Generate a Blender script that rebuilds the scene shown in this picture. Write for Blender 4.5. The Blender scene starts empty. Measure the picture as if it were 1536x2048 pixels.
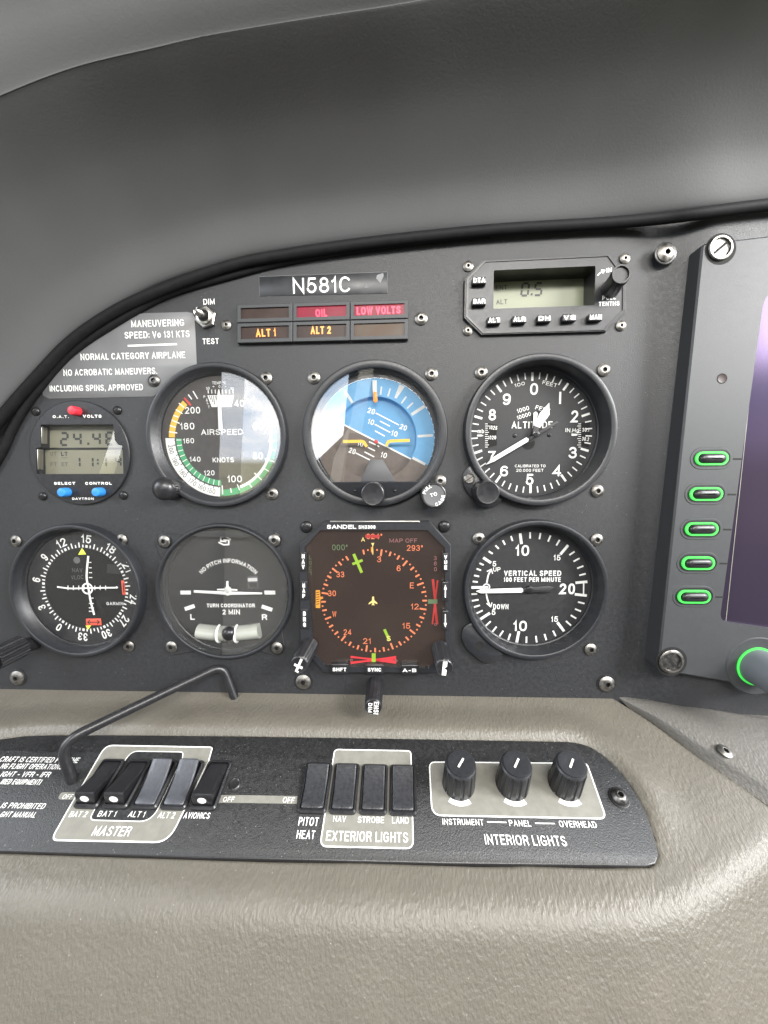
import bpy, bmesh, math, random
from mathutils import Vector, Matrix
from mathutils.geometry import tessellate_polygon, delaunay_2d_cdt
random.seed(7)
sc = bpy.context.scene
COL = sc.collection
# ------------------------------------------------------------------ camera
# All lengths below are millimetres in the frame of the instrument panel: x right, y up, z towards the pilot.
# world = (x, -z, y) / 1000
F, CX, CY, DIST = 800.0, 768.0, 1024.0, 228.0
nv = Vector((32, -74, 800)).normalized()          # into the panel, in camera axes (x right, y down, z forward)
hv = Vector((1, -0.0028, -0.0403)); hv = (hv - nv * hv.dot(nv)).normalized()
vv = nv.cross(hv).normalized()                    # down
camd = bpy.data.cameras.new("camera"); cam = bpy.data.objects.new("camera", camd); COL.objects.link(cam)
camd.sensor_fit = 'HORIZONTAL'; camd.sensor_width = 36; camd.lens = F / 1536 * 36
camd.clip_start = 0.005; camd.clip_end = 200
def cam2world(v):                                 # v in camera axes (x right, y down, z forward)
    return Vector((v.dot(hv), v.dot(nv), -v.dot(vv)))
ex = cam2world(Vector((1, 0, 0))); ey = cam2world(Vector((0, -1, 0))); ez = cam2world(Vector((0, 0, -1)))
cam.matrix_world = Matrix(((ex.x, ey.x, ez.x, 0), (ex.y, ey.y, ez.y, -DIST / 1000), (ex.z, ey.z, ez.z, 0), (0, 0, 0, 1)))
sc.camera = cam
# ------------------------------------------------------------------ world, light, exposure
SKY = 5.7
w = bpy.data.worlds.new("World"); sc.world = w; w.use_nodes = True
nt = w.node_tree; N = nt.nodes; L = nt.links
bg = N["Background"]; bg.inputs[1].default_value = SKY
tc = N.new("ShaderNodeTexCoord"); sep = N.new("ShaderNodeSeparateXYZ"); L.new(tc.outputs["Generated"], sep.inputs[0])
n1 = N.new("ShaderNodeTexNoise"); n1.inputs["Scale"].default_value = 4.5; n1.inputs["Detail"].default_value = 6
mp = N.new("ShaderNodeMapping"); mp.inputs["Scale"].default_value = (1, 1, 2.6)
L.new(tc.outputs["Generated"], mp.inputs[0]); L.new(mp.outputs[0], n1.inputs["Vector"])
cr = N.new("ShaderNodeValToRGB"); cr.color_ramp.elements[0].position = .38; cr.color_ramp.elements[0].color = (.42, .52, .66, 1)
cr.color_ramp.elements[1].position = .60; cr.color_ramp.elements[1].color = (1, .98, .95, 1); L.new(n1.outputs["Fac"], cr.inputs[0])
gr = N.new("ShaderNodeValToRGB"); gr.color_ramp.elements[0].position = .35; gr.color_ramp.elements[0].color = (.16, .17, .09, 1)
gr.color_ramp.elements[1].position = .65; gr.color_ramp.elements[1].color = (.30, .28, .20, 1); L.new(n1.outputs["Fac"], gr.inputs[0])
st = N.new("ShaderNodeMapRange"); st.inputs[1].default_value = .028; st.inputs[2].default_value = .045; L.new(sep.outputs["Z"], st.inputs[0])
mx = N.new("ShaderNodeMixRGB"); L.new(st.outputs[0], mx.inputs[0]); L.new(gr.outputs[0], mx.inputs[1]); L.new(cr.outputs[0], mx.inputs[2])
L.new(mx.outputs[0], bg.inputs[0])
def window_or_added_light(name, loc, target, sx, sy, power, color):
    ld = bpy.data.lights.new(name, 'AREA'); ld.shape = 'RECTANGLE'; ld.size = sx; ld.size_y = sy; ld.energy = power; ld.color = color
    o = bpy.data.objects.new(name, ld); COL.objects.link(o); o.location = loc
    o.rotation_euler = (Vector(target) - Vector(loc)).to_track_quat('-Z', 'Y').to_euler()
    return o
window_or_added_light("window_or_added_light", (.80, -.52, .36), (0.08, 0, -.05), .34, .28, 15.0, (1, .985, .965))
window_or_added_light("window_or_added_light", (-.78, -.40, .34), (0, 0, 0), .36, .32, 3.0, (.84, .92, 1))
window_or_added_light("window_or_added_light", (.12, -.80, .40), (0, -.06, -.14), .60, .14, 10.0, (1, .97, .92))  # added strip under the roof for the bolster ridge highlight, no window there
def portal(loc, target, sx, sy):                # marks the window openings so that the sky is sampled through them; adds no light of its own
    o = window_or_added_light("window_portal", loc, target, sx, sy, 1.0, (1, 1, 1)); o.data.cycles.is_portal = True
portal((-.66, -.72, .19), (0, -.72, .19), 1.75, .62)
portal((.66, -.72, .19), (0, -.72, .19), 1.75, .62)
portal((0, -1.66, .24), (0, 0, .24), 1.2, .5)
portal((0, .16, .19), (0, -1, .19), 1.25, .62)
sc.view_settings.view_transform = 'Standard'; sc.view_settings.look = 'None'
sc.view_settings.exposure = 0.12; sc.view_settings.gamma = 1
sc.cycles.use_denoising = True; sc.cycles.use_adaptive_sampling = False
sc.cycles.max_bounces = 8; sc.cycles.transparent_max_bounces = 24; sc.cycles.caustics_reflective = False; sc.cycles.caustics_refractive = False
sc.cycles.sample_clamp_indirect = 4
# ------------------------------------------------------------------ projection helpers (photo pixel -> point at a true depth)
def ray(px, py):
    r = Vector(((px - CX) / F, (py - CY) / F, 1))
    return Vector((r.dot(hv), -r.dot(vv), -r.dot(nv)))       # panel frame
CAMP = Vector((0, 0, DIST))
def pan(px, py, z=0.0):
    r = ray(px, py); t = (z - DIST) / r.z
    return Vector((r.x * t, r.y * t))
SLOPE = math.radians(22.6)
Y0 = pan(760, 1390).y
UAX = Vector((0, math.sin(SLOPE), -math.cos(SLOPE))); WAX = Vector((0, math.cos(SLOPE), math.sin(SLOPE))); BO = Vector((0, Y0, 0))
def bol(px, py, h=0.0):
    r = ray(px, py); t = (h - (CAMP - BO).dot(WAX)) / r.dot(WAX)
    p = CAMP + r * t - BO
    return Vector((p.x, p.dot(UAX)))
def bol2pan(x, u, h):
    return BO + Vector((x, 0, 0)) + UAX * u + WAX * h
class View:
    """maps a coordinate of an enlarged crop of the photo to the local frame of a thing"""
    def __init__(s, f, org, ox, oy, k): s.f, s.o, s.ox, s.oy, s.k = f, Vector(org), ox, oy, k
    def __call__(s, x, y, z=0.0): return s.f(s.ox + x / s.k, s.oy + y / s.k, z) - s.o
    def r(s, x, y, d, z=0.0): return (s(x + d, y, z) - s(x - d, y, z)).length / 2
# ------------------------------------------------------------------ materials
MAT = {}
def mat(name, col, rough=.5, metal=0.0, spec=.5, bump=None, vary=0.0, emit=None, coat=0.0, vscale=300, specks=None, grain=None):
    m = bpy.data.materials.new(name); m.use_nodes = True; MAT[name] = m
    n = m.node_tree.nodes; l = m.node_tree.links; b = n["Principled BSDF"]
    b.inputs["Base Color"].default_value = (*col, 1); b.inputs["Roughness"].default_value = rough
    b.inputs["Metallic"].default_value = metal; b.inputs["Specular IOR Level"].default_value = spec
    b.inputs["Coat Weight"].default_value = coat; b.inputs["Coat Roughness"].default_value = .05
    t = n.new("ShaderNodeTexCoord")
    colsock = None
    if vary:
        no = n.new("ShaderNodeTexNoise"); no.inputs["Scale"].default_value = vscale; no.inputs["Detail"].default_value = 5
        l.new(t.outputs["Object"], no.inputs["Vector"])
        mr = n.new("ShaderNodeMapRange"); mr.inputs[3].default_value = 1 - vary; mr.inputs[4].default_value = 1 + vary
        mr.inputs[1].default_value = .3; mr.inputs[2].default_value = .7
        l.new(no.outputs["Fac"], mr.inputs[0])
        mm = n.new("ShaderNodeMixRGB"); mm.blend_type = 'MULTIPLY'; mm.inputs[0].default_value = 1; mm.inputs[1].default_value = (*col, 1)
        l.new(mr.outputs[0], mm.inputs[2]); colsock = mm.outputs[0]
        r2 = n.new("ShaderNodeMapRange"); r2.inputs[1].default_value = .3; r2.inputs[2].default_value = .7
        r2.inputs[3].default_value = max(.02, rough - .12 * min(1, vary * 2)); r2.inputs[4].default_value = min(1, rough + .12 * min(1, vary * 2))
        l.new(no.outputs["Fac"], r2.inputs[0]); l.new(r2.outputs[0], b.inputs["Roughness"])
    if grain:                                                      # embossed grain: relief shading put into the colour, darker between the pebbles
        gs, ga, gst = grain
        mp = n.new("ShaderNodeMapping"); mp.inputs["Scale"].default_value = gst; l.new(t.outputs["Object"], mp.inputs[0])
        vo = n.new("ShaderNodeTexVoronoi"); vo.feature = 'SMOOTH_F1'; vo.inputs["Scale"].default_value = gs; l.new(mp.outputs[0], vo.inputs["Vector"])
        mr = n.new("ShaderNodeMapRange"); mr.inputs[1].default_value = .15; mr.inputs[2].default_value = .75; mr.inputs[3].default_value = 1 + ga; mr.inputs[4].default_value = 1 - ga * 1.5
        l.new(vo.outputs["Distance"], mr.inputs[0])
        mm = n.new("ShaderNodeMixRGB"); mm.blend_type = 'MULTIPLY'; mm.inputs[0].default_value = 1; mm.inputs[1].default_value = (*col, 1)
        if colsock: l.new(colsock, mm.inputs[1])
        l.new(mr.outputs[0], mm.inputs[2]); colsock = mm.outputs[0]
    if specks:                                                     # dust: sparse pale grains
        sscale, thr, scol = specks
        vo = n.new("ShaderNodeTexVoronoi"); vo.inputs["Scale"].default_value = sscale; l.new(t.outputs["Object"], vo.inputs["Vector"])
        lt = n.new("ShaderNodeMath"); lt.operation = 'LESS_THAN'; lt.inputs[1].default_value = .22; l.new(vo.outputs["Distance"], lt.inputs[0])
        sx = n.new("ShaderNodeSeparateColor"); l.new(vo.outputs["Color"], sx.inputs[0])
        gt = n.new("ShaderNodeMath"); gt.operation = 'GREATER_THAN'; gt.inputs[1].default_value = thr; l.new(sx.outputs[0], gt.inputs[0])
        mu = n.new("ShaderNodeMath"); mu.operation = 'MULTIPLY'; l.new(lt.outputs[0], mu.inputs[0]); l.new(gt.outputs[0], mu.inputs[1])
        ms = n.new("ShaderNodeMixRGB"); l.new(mu.outputs[0], ms.inputs[0]); ms.inputs[2].default_value = (*scol, 1)
        if colsock: l.new(colsock, ms.inputs[1])
        else: ms.inputs[1].default_value = (*col, 1)
        colsock = ms.outputs[0]
    if colsock: l.new(colsock, b.inputs["Base Color"])
    if bump:
        prev = None
        for kind, scale, strength, stretch in bump:
            mp = n.new("ShaderNodeMapping"); mp.inputs["Scale"].default_value = stretch; l.new(t.outputs["Object"], mp.inputs[0])
            if kind == 'noise':
                tx = n.new("ShaderNodeTexNoise"); tx.inputs["Scale"].default_value = scale; tx.inputs["Detail"].default_value = 3; out = tx.outputs["Fac"]
            else:
                tx = n.new("ShaderNodeTexVoronoi"); tx.feature = 'SMOOTH_F1'; tx.inputs["Scale"].default_value = scale; out = tx.outputs["Distance"]
            l.new(mp.outputs[0], tx.inputs["Vector"])
            bp = n.new("ShaderNodeBump"); bp.inputs["Strength"].default_value = min(1, strength); bp.inputs["Distance"].default_value = .0004 * max(1, strength)
            l.new(out, bp.inputs["Height"])
            if prev: l.new(prev, bp.inputs["Normal"])
            prev = bp.outputs[0]
        l.new(prev, b.inputs["Normal"])
    if emit:
        b.inputs["Emission Color"].default_value = (*emit[0], 1); b.inputs["Emission Strength"].default_value = emit[1]
    return m
ONE = (1, 1, 1)
mat('panel_paint', (.0195, .0203, .0225), .50, bump=[('noise', 1900, .30, ONE)], vary=.2, vscale=500, specks=(900, .99, (.09, .09, .09)))
mat('plate_paint', (.0185, .0188, .0200), .46, bump=[('noise', 1700, .6, ONE)], vary=.35, vscale=700, specks=(900, .90, (.11, .105, .095)))
mat('bezel_black', (.018, .019, .022), .38, bump=[('noise', 3000, .10, ONE)], vary=.15, vscale=600)
mat('plastic_black', (.016, .016, .018), .33, vary=.2, vscale=500)
mat('rubber', (.010, .010, .011), .62, spec=.15, bump=[('noise', 1500, .2, ONE)], vary=.2)
mat('pit', (.003, .003, .003), .8)
mat('dial_black', (.020, .020, .022), .55, vary=.2, vscale=400)
mat('dial_brown', (.050, .045, .042), .5, vary=.15, vscale=300)
mat('white', (.80, .80, .78), .5)
mat('white_dull', (.52, .53, .52), .5)
mat('ink', (.02, .02, .02), .5)
mat('grey_print', (.20, .195, .172), .5, vary=.1)
mat('grey_dim', (.10, .10, .105), .5)
mat('placard', (.14, .143, .148), .45, vary=.10, vscale=60)
mat('tape', (.024, .025, .028), .40, vary=.3, vscale=120)
mat('steel', (.23, .22, .205), .42, 1.0, vary=.35, vscale=500)
mat('steel_dark', (.16, .155, .15), .38, 1.0, vary=.4, vscale=500)
mat('steel_black', (.03, .03, .032), .3, .6)
mat('chrome', (.42, .41, .39), .3, 1.0)
mat('yellow', (.80, .48, .06), .5)
mat('lime', (.75, .85, .10), .5)
mat('green', (.06, .32, .14), .5)
mat('red', (.62, .05, .04), .5)
mat('flag_red', (.70, .10, .06), .5)
mat('orange', (.85, .30, .05), .45)
mat('sky_blue', (.10, .29, .50), .5, vary=.05)
mat('earth', (.115, .092, .078), .5, vary=.1)
mat('tube_fluid', (.34, .35, .315), .2, vary=.08, vscale=60)
mat('lcd', (.19, .185, .135), .4, vary=.04, vscale=60)
mat('lcd_green', (.19, .205, .135), .4, vary=.04, vscale=60)
mat('lcd_ink', (.03, .032, .03), .5)
mat('lcd_faint', (.12, .115, .09), .5)
mat('button_red', (.62, .03, .05), .35)
mat('button_blue', (.03, .22, .58), .35)
m_ = mat('screen_off', (.020, .016, .026), .18, spec=.32, vary=.15, vscale=8); m_.node_tree.nodes['Principled BSDF'].inputs['Specular Tint'].default_value = (.72, .5, 1, 1)
mat('screen_brown', (.018, .013, .011), .2, vary=.2, vscale=25, emit=((.95, .66, .54), .032))
mat('lens_dark', (.034, .021, .018), .35, spec=.22, vary=.25, vscale=90)
mat('lens_brown', (.050, .029, .016), .35, spec=.22, vary=.2, vscale=90)
mat('lens_red', (.07, .006, .014), .35, spec=.2, vary=.3, vscale=90, emit=((.85, .01, .07), .26))
mat('lit_red', (.5, .02, .05), .4, emit=((1, .02, .075), 1.9))
mat('lit_amber', (.5, .2, .04), .4, emit=((1, .30, .05), 1.15))
mat('scr_orange', (.3, .1, .05), .4, emit=((1, .24, .10), .55))
mat('scr_amber', (.3, .15, .02), .4, emit=((1, .34, .05), .5))
mat('scr_red', (.3, .02, .03), .4, emit=((.95, .06, .06), .5))
mat('scr_dred', (.2, .02, .02), .4, emit=((.55, .05, .04), .45))
mat('scr_green', (.1, .2, .02), .4, emit=((.42, .55, .04), .55))
mat('scr_dgreen', (.05, .08, .04), .4, emit=((.16, .22, .12), .5))
mat('scr_pink', (.1, .05, .05), .4, emit=((.50, .20, .20), .5))
mat('scr_yellow', (.3, .25, .1), .4, emit=((1, .72, .24), .65))
mat('glow_green', (.05, .4, .06), .4, emit=((.05, .85, .09), .72))
mat('bezel_grey', (.034, .036, .039), .52, bump=[('noise', 2400, .10, ONE)], vary=.06, vscale=400)
mat('knob_grey', (.13, .145, .16), .45)
mat('vinyl_dark', (.090, .091, .094), .66, spec=.3, bump=[('noise', 1000, .16, ONE)], vary=.04, vscale=30)
mat('vinyl', (.113, .103, .085), .42, bump=[('noise', 800, 1.25, (1, .42, 1))], vary=.05, vscale=60, specks=(900, .992, (.22, .21, .18)))
mat('vinyl_grey', (.10, .095, .087), .46, bump=[('noise', 800, 1.0, (1, .5, 1))], vary=.05, vscale=60)
mat('cabin_liner', (.30, .29, .27), .8)
mat('reflector_pale', (.62, .60, .55), .5)  # pale colour for the added reflectors behind the camera
mat('cabin_dark', (.06, .06, .065), .8)
def glass_mat(name, tint=1.0, gloss=1.0, ior=1.5):
    m = bpy.data.materials.new(name); m.use_nodes = True; MAT[name] = m
    n = m.node_tree.nodes; l = m.node_tree.links; n.remove(n["Principled BSDF"])
    tr = n.new("ShaderNodeBsdfTransparent"); tr.inputs[0].default_value = (tint, tint, tint, 1)
    gl = n.new("ShaderNodeBsdfGlossy"); gl.inputs["Roughness"].default_value = .015; gl.inputs[0].default_value = (gloss, gloss, gloss, 1)
    fr = n.new("ShaderNodeFresnel"); ge = n.new("ShaderNodeNewGeometry"); mr = n.new("ShaderNodeMapRange")   # the same Fresnel on both faces of the pane
    mr.inputs[3].default_value = ior; mr.inputs[4].default_value = 1 / ior; l.new(ge.outputs["Backfacing"], mr.inputs[0]); l.new(mr.outputs[0], fr.inputs[0])
    mi = n.new("ShaderNodeMixShader"); l.new(fr.outputs[0], mi.inputs[0]); l.new(tr.outputs[0], mi.inputs[1]); l.new(gl.outputs[0], mi.inputs[2])
    l.new(mi.outputs[0], n["Material Output"].inputs[0])
    return m
glass_mat('window_tint', .72); glass_mat('glass', ior=1.85); glass_mat('glass_coated', 1, .4)
# ------------------------------------------------------------------ stroke lettering
def arc(cx, cy, rx, ry, a0, a1, n=10, e=2.0):
    out = []
    for i in range(n + 1):
        a = math.radians(a0 + (a1 - a0) * i / n); c, s = math.cos(a), math.sin(a)
        out.append((cx + rx * math.copysign(abs(c) ** (2 / e), c), cy + ry * math.copysign(abs(s) ** (2 / e), s)))
    return out
def ell(e=2.3): return arc(.5, .5, .5, .5, 90, 450, 24, e)
G = {}
def g(ch, wd, *strokes): G[ch] = (wd, strokes)
g('A', .72, [(0, 0), (.5, 1), (1, 0)], [(.2, .32), (.8, .32)])
g('B', .66, [(0, 0), (0, 1), (.6, 1)] + arc(.6, .77, .34, .23, 90, -90, 8) + [(0, .54)], [(0, .54), (.62, .54)] + arc(.62, .27, .38, .27, 90, -90, 8) + [(0, 0), (0, .2)])
g('C', .72, arc(.5, .5, .5, .5, 42, 318, 20, 2.2))
g('D', .70, [(0, 0), (0, 1), (.45, 1)] + arc(.45, .5, .55, .5, 90, -90, 14, 2.2) + [(0, 0), (0, .2)])
g('E', .60, [(1, 1), (0, 1), (0, 0), (1, 0)], [(0, .53), (.9, .53)])
g('F', .56, [(1, 1), (0, 1), (0, 0)], [(0, .5), (.85, .5)])
g('G', .75, arc(.5, .5, .5, .5, 42, 300, 18, 2.2) + [(.98, .12), (.98, .46), (.58, .46)])
g('H', .68, [(0, 0), (0, 1)], [(1, 0), (1, 1)], [(0, .53), (1, .53)])
g('I', .14, [(.5, 0), (.5, 1)])
g('J', .50, [(1, 1), (1, .3)] + arc(.5, .3, .5, .3, 0, -180, 10))
g('K', .66, [(0, 0), (0, 1)], [(1, 1), (.02, .38)], [(.32, .6), (1, 0)])
g('L', .54, [(0, 1), (0, 0), (1, 0)])
g('M', .82, [(0, 0), (0, 1), (.5, .1), (1, 1), (1, 0)])
g('N', .70, [(0, 0), (0, 1), (1, 0), (1, 1)])
g('O', .76, ell())
g('P', .64, [(0, 0), (0, 1), (.6, 1)] + arc(.6, .73, .4, .27, 90, -90, 10) + [(0, .46)])
g('Q', .76, ell(), [(.6, .25), (1, 0)])
g('R', .68, [(0, 0), (0, 1), (.6, 1)] + arc(.6, .75, .4, .25, 90, -90, 10) + [(0, .5)], [(.55, .5), (.8, .42), (.97, 0)])
SS = arc(.5, .75, .46, .25, 25, 200, 10) + [(.25, .58), (.75, .45)] + arc(.5, .26, .5, .26, 20, -165, 12)
g('S', .66, SS)
g('T', .62, [(0, 1), (1, 1)], [(.5, 0), (.5, 1)])
g('U', .68, [(0, 1), (0, .32)] + arc(.5, .32, .5, .32, 180, 360, 12) + [(1, 1)])
g('V', .68, [(0, 1), (.5, 0), (1, 1)])
g('W', .95, [(0, 1), (.25, 0), (.5, .95), (.75, 0), (1, 1)])
g('X', .68, [(0, 0), (1, 1)], [(0, 1), (1, 0)])
g('Y', .68, [(0, 1), (.5, .45), (1, 1)], [(.5, .5), (.5, 0)])
g('Z', .62, [(0, 1), (1, 1), (0, 0), (1, 0)])
g('0', .60, ell(2.4))
g('1', .30, [(0, .76), (.55, .84), (.85, 1), (.85, 0)])
g('2', .60, arc(.5, .72, .48, .28, 165, -25, 12) + [(.0, 0), (1, 0)])
g('3', .60, arc(.48, .75, .44, .25, 160, -80, 10) + [(.42, .52)], [(.42, .52)] + arc(.48, .265, .52, .265, 80, -165, 12))
g('4', .62, [(.74, 0), (.74, 1), (0, .26), (1, .26)])
g('5', .60, [(.92, 1), (.18, 1), (.06, .48)] + arc(.48, .32, .5, .32, 140, -165, 14))
g('6', .60, arc(.55, .62, .5, .38, 40, 180, 10) + [(.02, .32)] + arc(.5, .31, .48, .31, 180, 540, 18))
g('7', .58, [(0, 1), (1, 1), (.55, .5), (.32, 0)])
g('8', .60, arc(.5, .76, .42, .24, -90, 270, 16), arc(.5, .265, .5, .265, 90, 450, 18))
_6 = arc(.55, .62, .5, .38, 40, 180, 10) + [(.02, .32)] + arc(.5, .31, .48, .31, 180, 540, 18)
g('9', .60, [(1 - x_, 1 - y_) for x_, y_ in _6])
g('o', .58, arc(.5, .36, .5, .36, 90, 450, 18))
g('m', .80, [(0, 0), (0, .7)], [(0, .5)] + arc(.26, .48, .24, .24, 160, 0, 6) + [(.5, 0)], [(.5, .48)] + arc(.75, .48, .25, .24, 170, 0, 6) + [(1, 0)])
g('b', .56, [(0, 1), (0, 0)], arc(.5, .35, .5, .35, 90, 450, 16))
g('g', .56, arc(.5, .38, .5, .34, 90, 450, 16), [(1, .72), (1, -.05)] + arc(.5, -.05, .5, .22, 0, -160, 8))
g('.', .14, [(.5, 0), (.5, .02)])
g(',', .16, [(.6, .02), (.2, -.14)])
g(':', .14, [(.5, .08), (.5, .10)], [(.5, .62), (.5, .64)])
g('-', .36, [(0, .42), (1, .42)])
g('+', .50, [(0, .45), (1, .45)], [(.5, .15), (.5, .75)])
g('/', .40, [(0, 0), (1, 1)])
g('(', .24, arc(1, .45, .8, .62, 125, 235, 8)); g(')', .24, arc(0, .45, .8, .62, 55, -55, 8))
g("'", .14, [(.5, .75), (.5, 1)])
g('°', .30, arc(.5, .84, .5, .15, 90, 450, 12))
def offset_strip(pts, wd, round_caps=False):
    """polyline -> quads of constant width; returns list of polygons"""
    closed = len(pts) > 3 and (Vector(pts[0]) - Vector(pts[-1])).length < 1e-4
    P = []
    for p in pts:
        p = Vector(p)
        if not P or (p - P[-1]).length > 1e-5: P.append(p)
    if closed and (P[0] - P[-1]).length < 1e-4: P.pop()
    n = len(P); hw = wd / 2
    if n < 2: return []
    if not closed:
        if not round_caps:
            d0 = (P[0] - P[1]).normalized(); d1 = (P[-1] - P[-2]).normalized()
            P[0] = P[0] + d0 * hw; P[-1] = P[-1] + d1 * hw
    Lf, Rt = [], []
    for i in range(n):
        if closed: a, b = P[i - 1], P[(i + 1) % n]
        else: a, b = (P[i - 1] if i else None), (P[i + 1] if i < n - 1 else None)
        d1 = (P[i] - a).normalized() if a is not None else None
        d2 = (b - P[i]).normalized() if b is not None else None
        d1 = d1 or d2; d2 = d2 or d1
        n1 = Vector((-d1.y, d1.x)); n2 = Vector((-d2.y, d2.x))
        m = n1 + n2
        if m.length < .15: m = n1
        m = m.normalized(); k = 1 / max(.38, m.dot(n1))
        Lf.append(P[i] + m * hw * k); Rt.append(P[i] - m * hw * k)
    polys = []
    for i in range(n if closed else n - 1):
        j = (i + 1) % n
        polys.append([Lf[i], Rt[i], Rt[j], Lf[j]])
    if round_caps and not closed:
        for e, o in ((0, 1), (n - 1, n - 2)):
            d = (P[e] - P[o]).normalized(); a0 = math.atan2(d.y, d.x)
            polys.append([P[e] + Vector((math.cos(a0 + math.pi * (t / 6 - .5)), math.sin(a0 + math.pi * (t / 6 - .5)))) * hw for t in range(7)])
    return polys
def layout(body, wt=.15, gap=.17):
    """-> (list of (x offset, char, width)), total width in cap heights"""
    x = 0; out = []
    for ch in body:
        if ch == ' ': x += .34; continue
        wd = max(G[ch][0], wt)
        out.append((x, ch, wd)); x += wd + gap
    return out, max(.01, x - gap)
# ------------------------------------------------------------------ mesh builder
class MB:
    def __init__(s): s.v, s.f, s.mi, s.mats = [], [], [], []
    def m(s, name):
        if name not in s.mats: s.mats.append(name)
        return s.mats.index(name)
    def face(s, pts, mt):
        i0 = len(s.v); s.v += [tuple(p) for p in pts]; s.f.append(list(range(i0, i0 + len(pts)))); s.mi.append(s.m(mt))
    def poly(s, pts, z, mt):
        """flat polygon facing +z, concave allowed"""
        P = [Vector((p[0], p[1], 0)) for p in pts]
        ar = sum(P[i].x * P[(i + 1) % len(P)].y - P[(i + 1) % len(P)].x * P[i].y for i in range(len(P)))
        if ar < 0: P.reverse()
        i0 = len(s.v); s.v += [(p.x, p.y, z) for p in P]
        if len(P) <= 4:
            s.f.append(list(range(i0, i0 + len(P)))); s.mi.append(s.m(mt)); return
        for t in tessellate_polygon([P]):
            a, b, c = [P[k] for k in t]
            if (b - a).cross(c - a).z < 0: t = (t[0], t[2], t[1])
            s.f.append([i0 + k for k in t]); s.mi.append(s.m(mt))
    def prism(s, pts, z0, z1, mt, ch=.4, side=None, top=None):
        """closed outline raised from z0 to z1 with a chamfered top edge"""
        P = [Vector((p[0], p[1])) for p in pts]
        ar = sum(P[i].x * P[(i + 1) % len(P)].y - P[(i + 1) % len(P)].x * P[i].y for i in range(len(P)))
        if ar < 0: P.reverse()
        n = len(P); Q = inset(P, ch)
        rings = [[(p.x, p.y, z0) for p in P], [(p.x, p.y, z1 - ch * .8) for p in P], [(p.x, p.y, z1) for p in Q]]
        i0 = len(s.v)
        for r in rings: s.v += r
        for k in range(2):
            for i in range(n):
                j = (i + 1) % n
                s.f.append([i0 + k * n + i, i0 + k * n + j, i0 + (k + 1) * n + j, i0 + (k + 1) * n + i]); s.mi.append(s.m(side or mt))
        P3 = [Vector((p.x, p.y, 0)) for p in Q]
        for t in tessellate_polygon([P3]):
            a, b, c = [P3[k] for k in t]
            if (b - a).cross(c - a).z < 0: t = (t[0], t[2], t[1])
            s.f.append([i0 + 2 * n + k for k in t]); s.mi.append(s.m(top or mt))
    def frame(s, outer, inner, z0, z1, zi, mt, mi=None, ch=.3):
        """raised frame with an opening: outer wall, top ring, inner wall down to zi (outlines need equal point counts)"""
        n = len(outer); i0 = len(s.v); O2 = inset([Vector(p) for p in outer], ch)
        for R, z in ((outer, z0), (outer, z1 - ch), (O2, z1), (inner, z1), (inner, zi)): s.v += [(p[0], p[1], z) for p in R]
        for k in range(4):
            for i in range(n):
                j = (i + 1) % n
                s.f.append([i0 + k * n + i, i0 + k * n + j, i0 + (k + 1) * n + j, i0 + (k + 1) * n + i]); s.mi.append(s.m(mi if (mi and k == 3) else mt))
    def lathe(s, prof, c=(0, 0), seg=48, mt='plastic_black', cap0=False, cap1=True, mts=None, mod=None, a0=0.0):
        """profile of (r, z) about an axis through c; mod(k, angle, r) may modulate the radius of ring k"""
        i0 = len(s.v)
        for k, (r, z) in enumerate(prof):
            for i in range(seg):
                a = a0 + 2 * math.pi * i / seg; rr = mod(k, a, r) if mod else r
                s.v.append((c[0] + rr * math.cos(a), c[1] + rr * math.sin(a), z))
        for k in range(len(prof) - 1):
            for i in range(seg):
                j = (i + 1) % seg
                s.f.append([i0 + k * seg + i, i0 + k * seg + j, i0 + (k + 1) * seg + j, i0 + (k + 1) * seg + i]); s.mi.append(s.m(mts[k] if mts else mt))
        if cap1: s.f.append([i0 + (len(prof) - 1) * seg + i for i in range(seg)]); s.mi.append(s.m(mts[-1] if mts else mt))
        if cap0: s.f.append([i0 + i for i in range(seg)][::-1]); s.mi.append(s.m(mt))
    def tube(s, path, r, seg=14, mt='plastic_black', caps=True):
        P = [Vector(p) for p in path]; n = len(P); rings = []; up = None
        for i in range(n):
            d = (P[min(i + 1, n - 1)] - P[max(i - 1, 0)]).normalized()
            if up is None: up = d.orthogonal().normalized()
            up = (up - d * up.dot(d)).normalized(); sd = d.cross(up)
            rr = r[i] if isinstance(r, (list, tuple)) else r
            rings.append([P[i] + (up * math.cos(2 * math.pi * k / seg) + sd * math.sin(2 * math.pi * k / seg)) * rr for k in range(seg)])
        i0 = len(s.v)
        for R in rings: s.v += [tuple(p) for p in R]
        for i in range(n - 1):
            for k in range(seg):
                j = (k + 1) % seg
                s.f.append([i0 + i * seg + k, i0 + i * seg + j, i0 + (i + 1) * seg + j, i0 + (i + 1) * seg + k]); s.mi.append(s.m(mt))
        if caps:
            s.f.append([i0 + k for k in range(seg)][::-1]); s.mi.append(s.m(mt))
            s.f.append([i0 + (n - 1) * seg + k for k in range(seg)]); s.mi.append(s.m(mt))
    def line(s, a, b, wd, z, mt):
        a, b = Vector((a[0], a[1])), Vector((b[0], b[1])); d = (b - a).normalized(); nn = Vector((-d.y, d.x)) * wd / 2
        s.poly([a - nn, b - nn, b + nn, a + nn], z, mt)
    def pline(s, pts, wd, z, mt, rc=False):
        for i, q in enumerate(offset_strip(pts, wd, rc)): s.poly(q, z + .0012 * i, mt)
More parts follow.
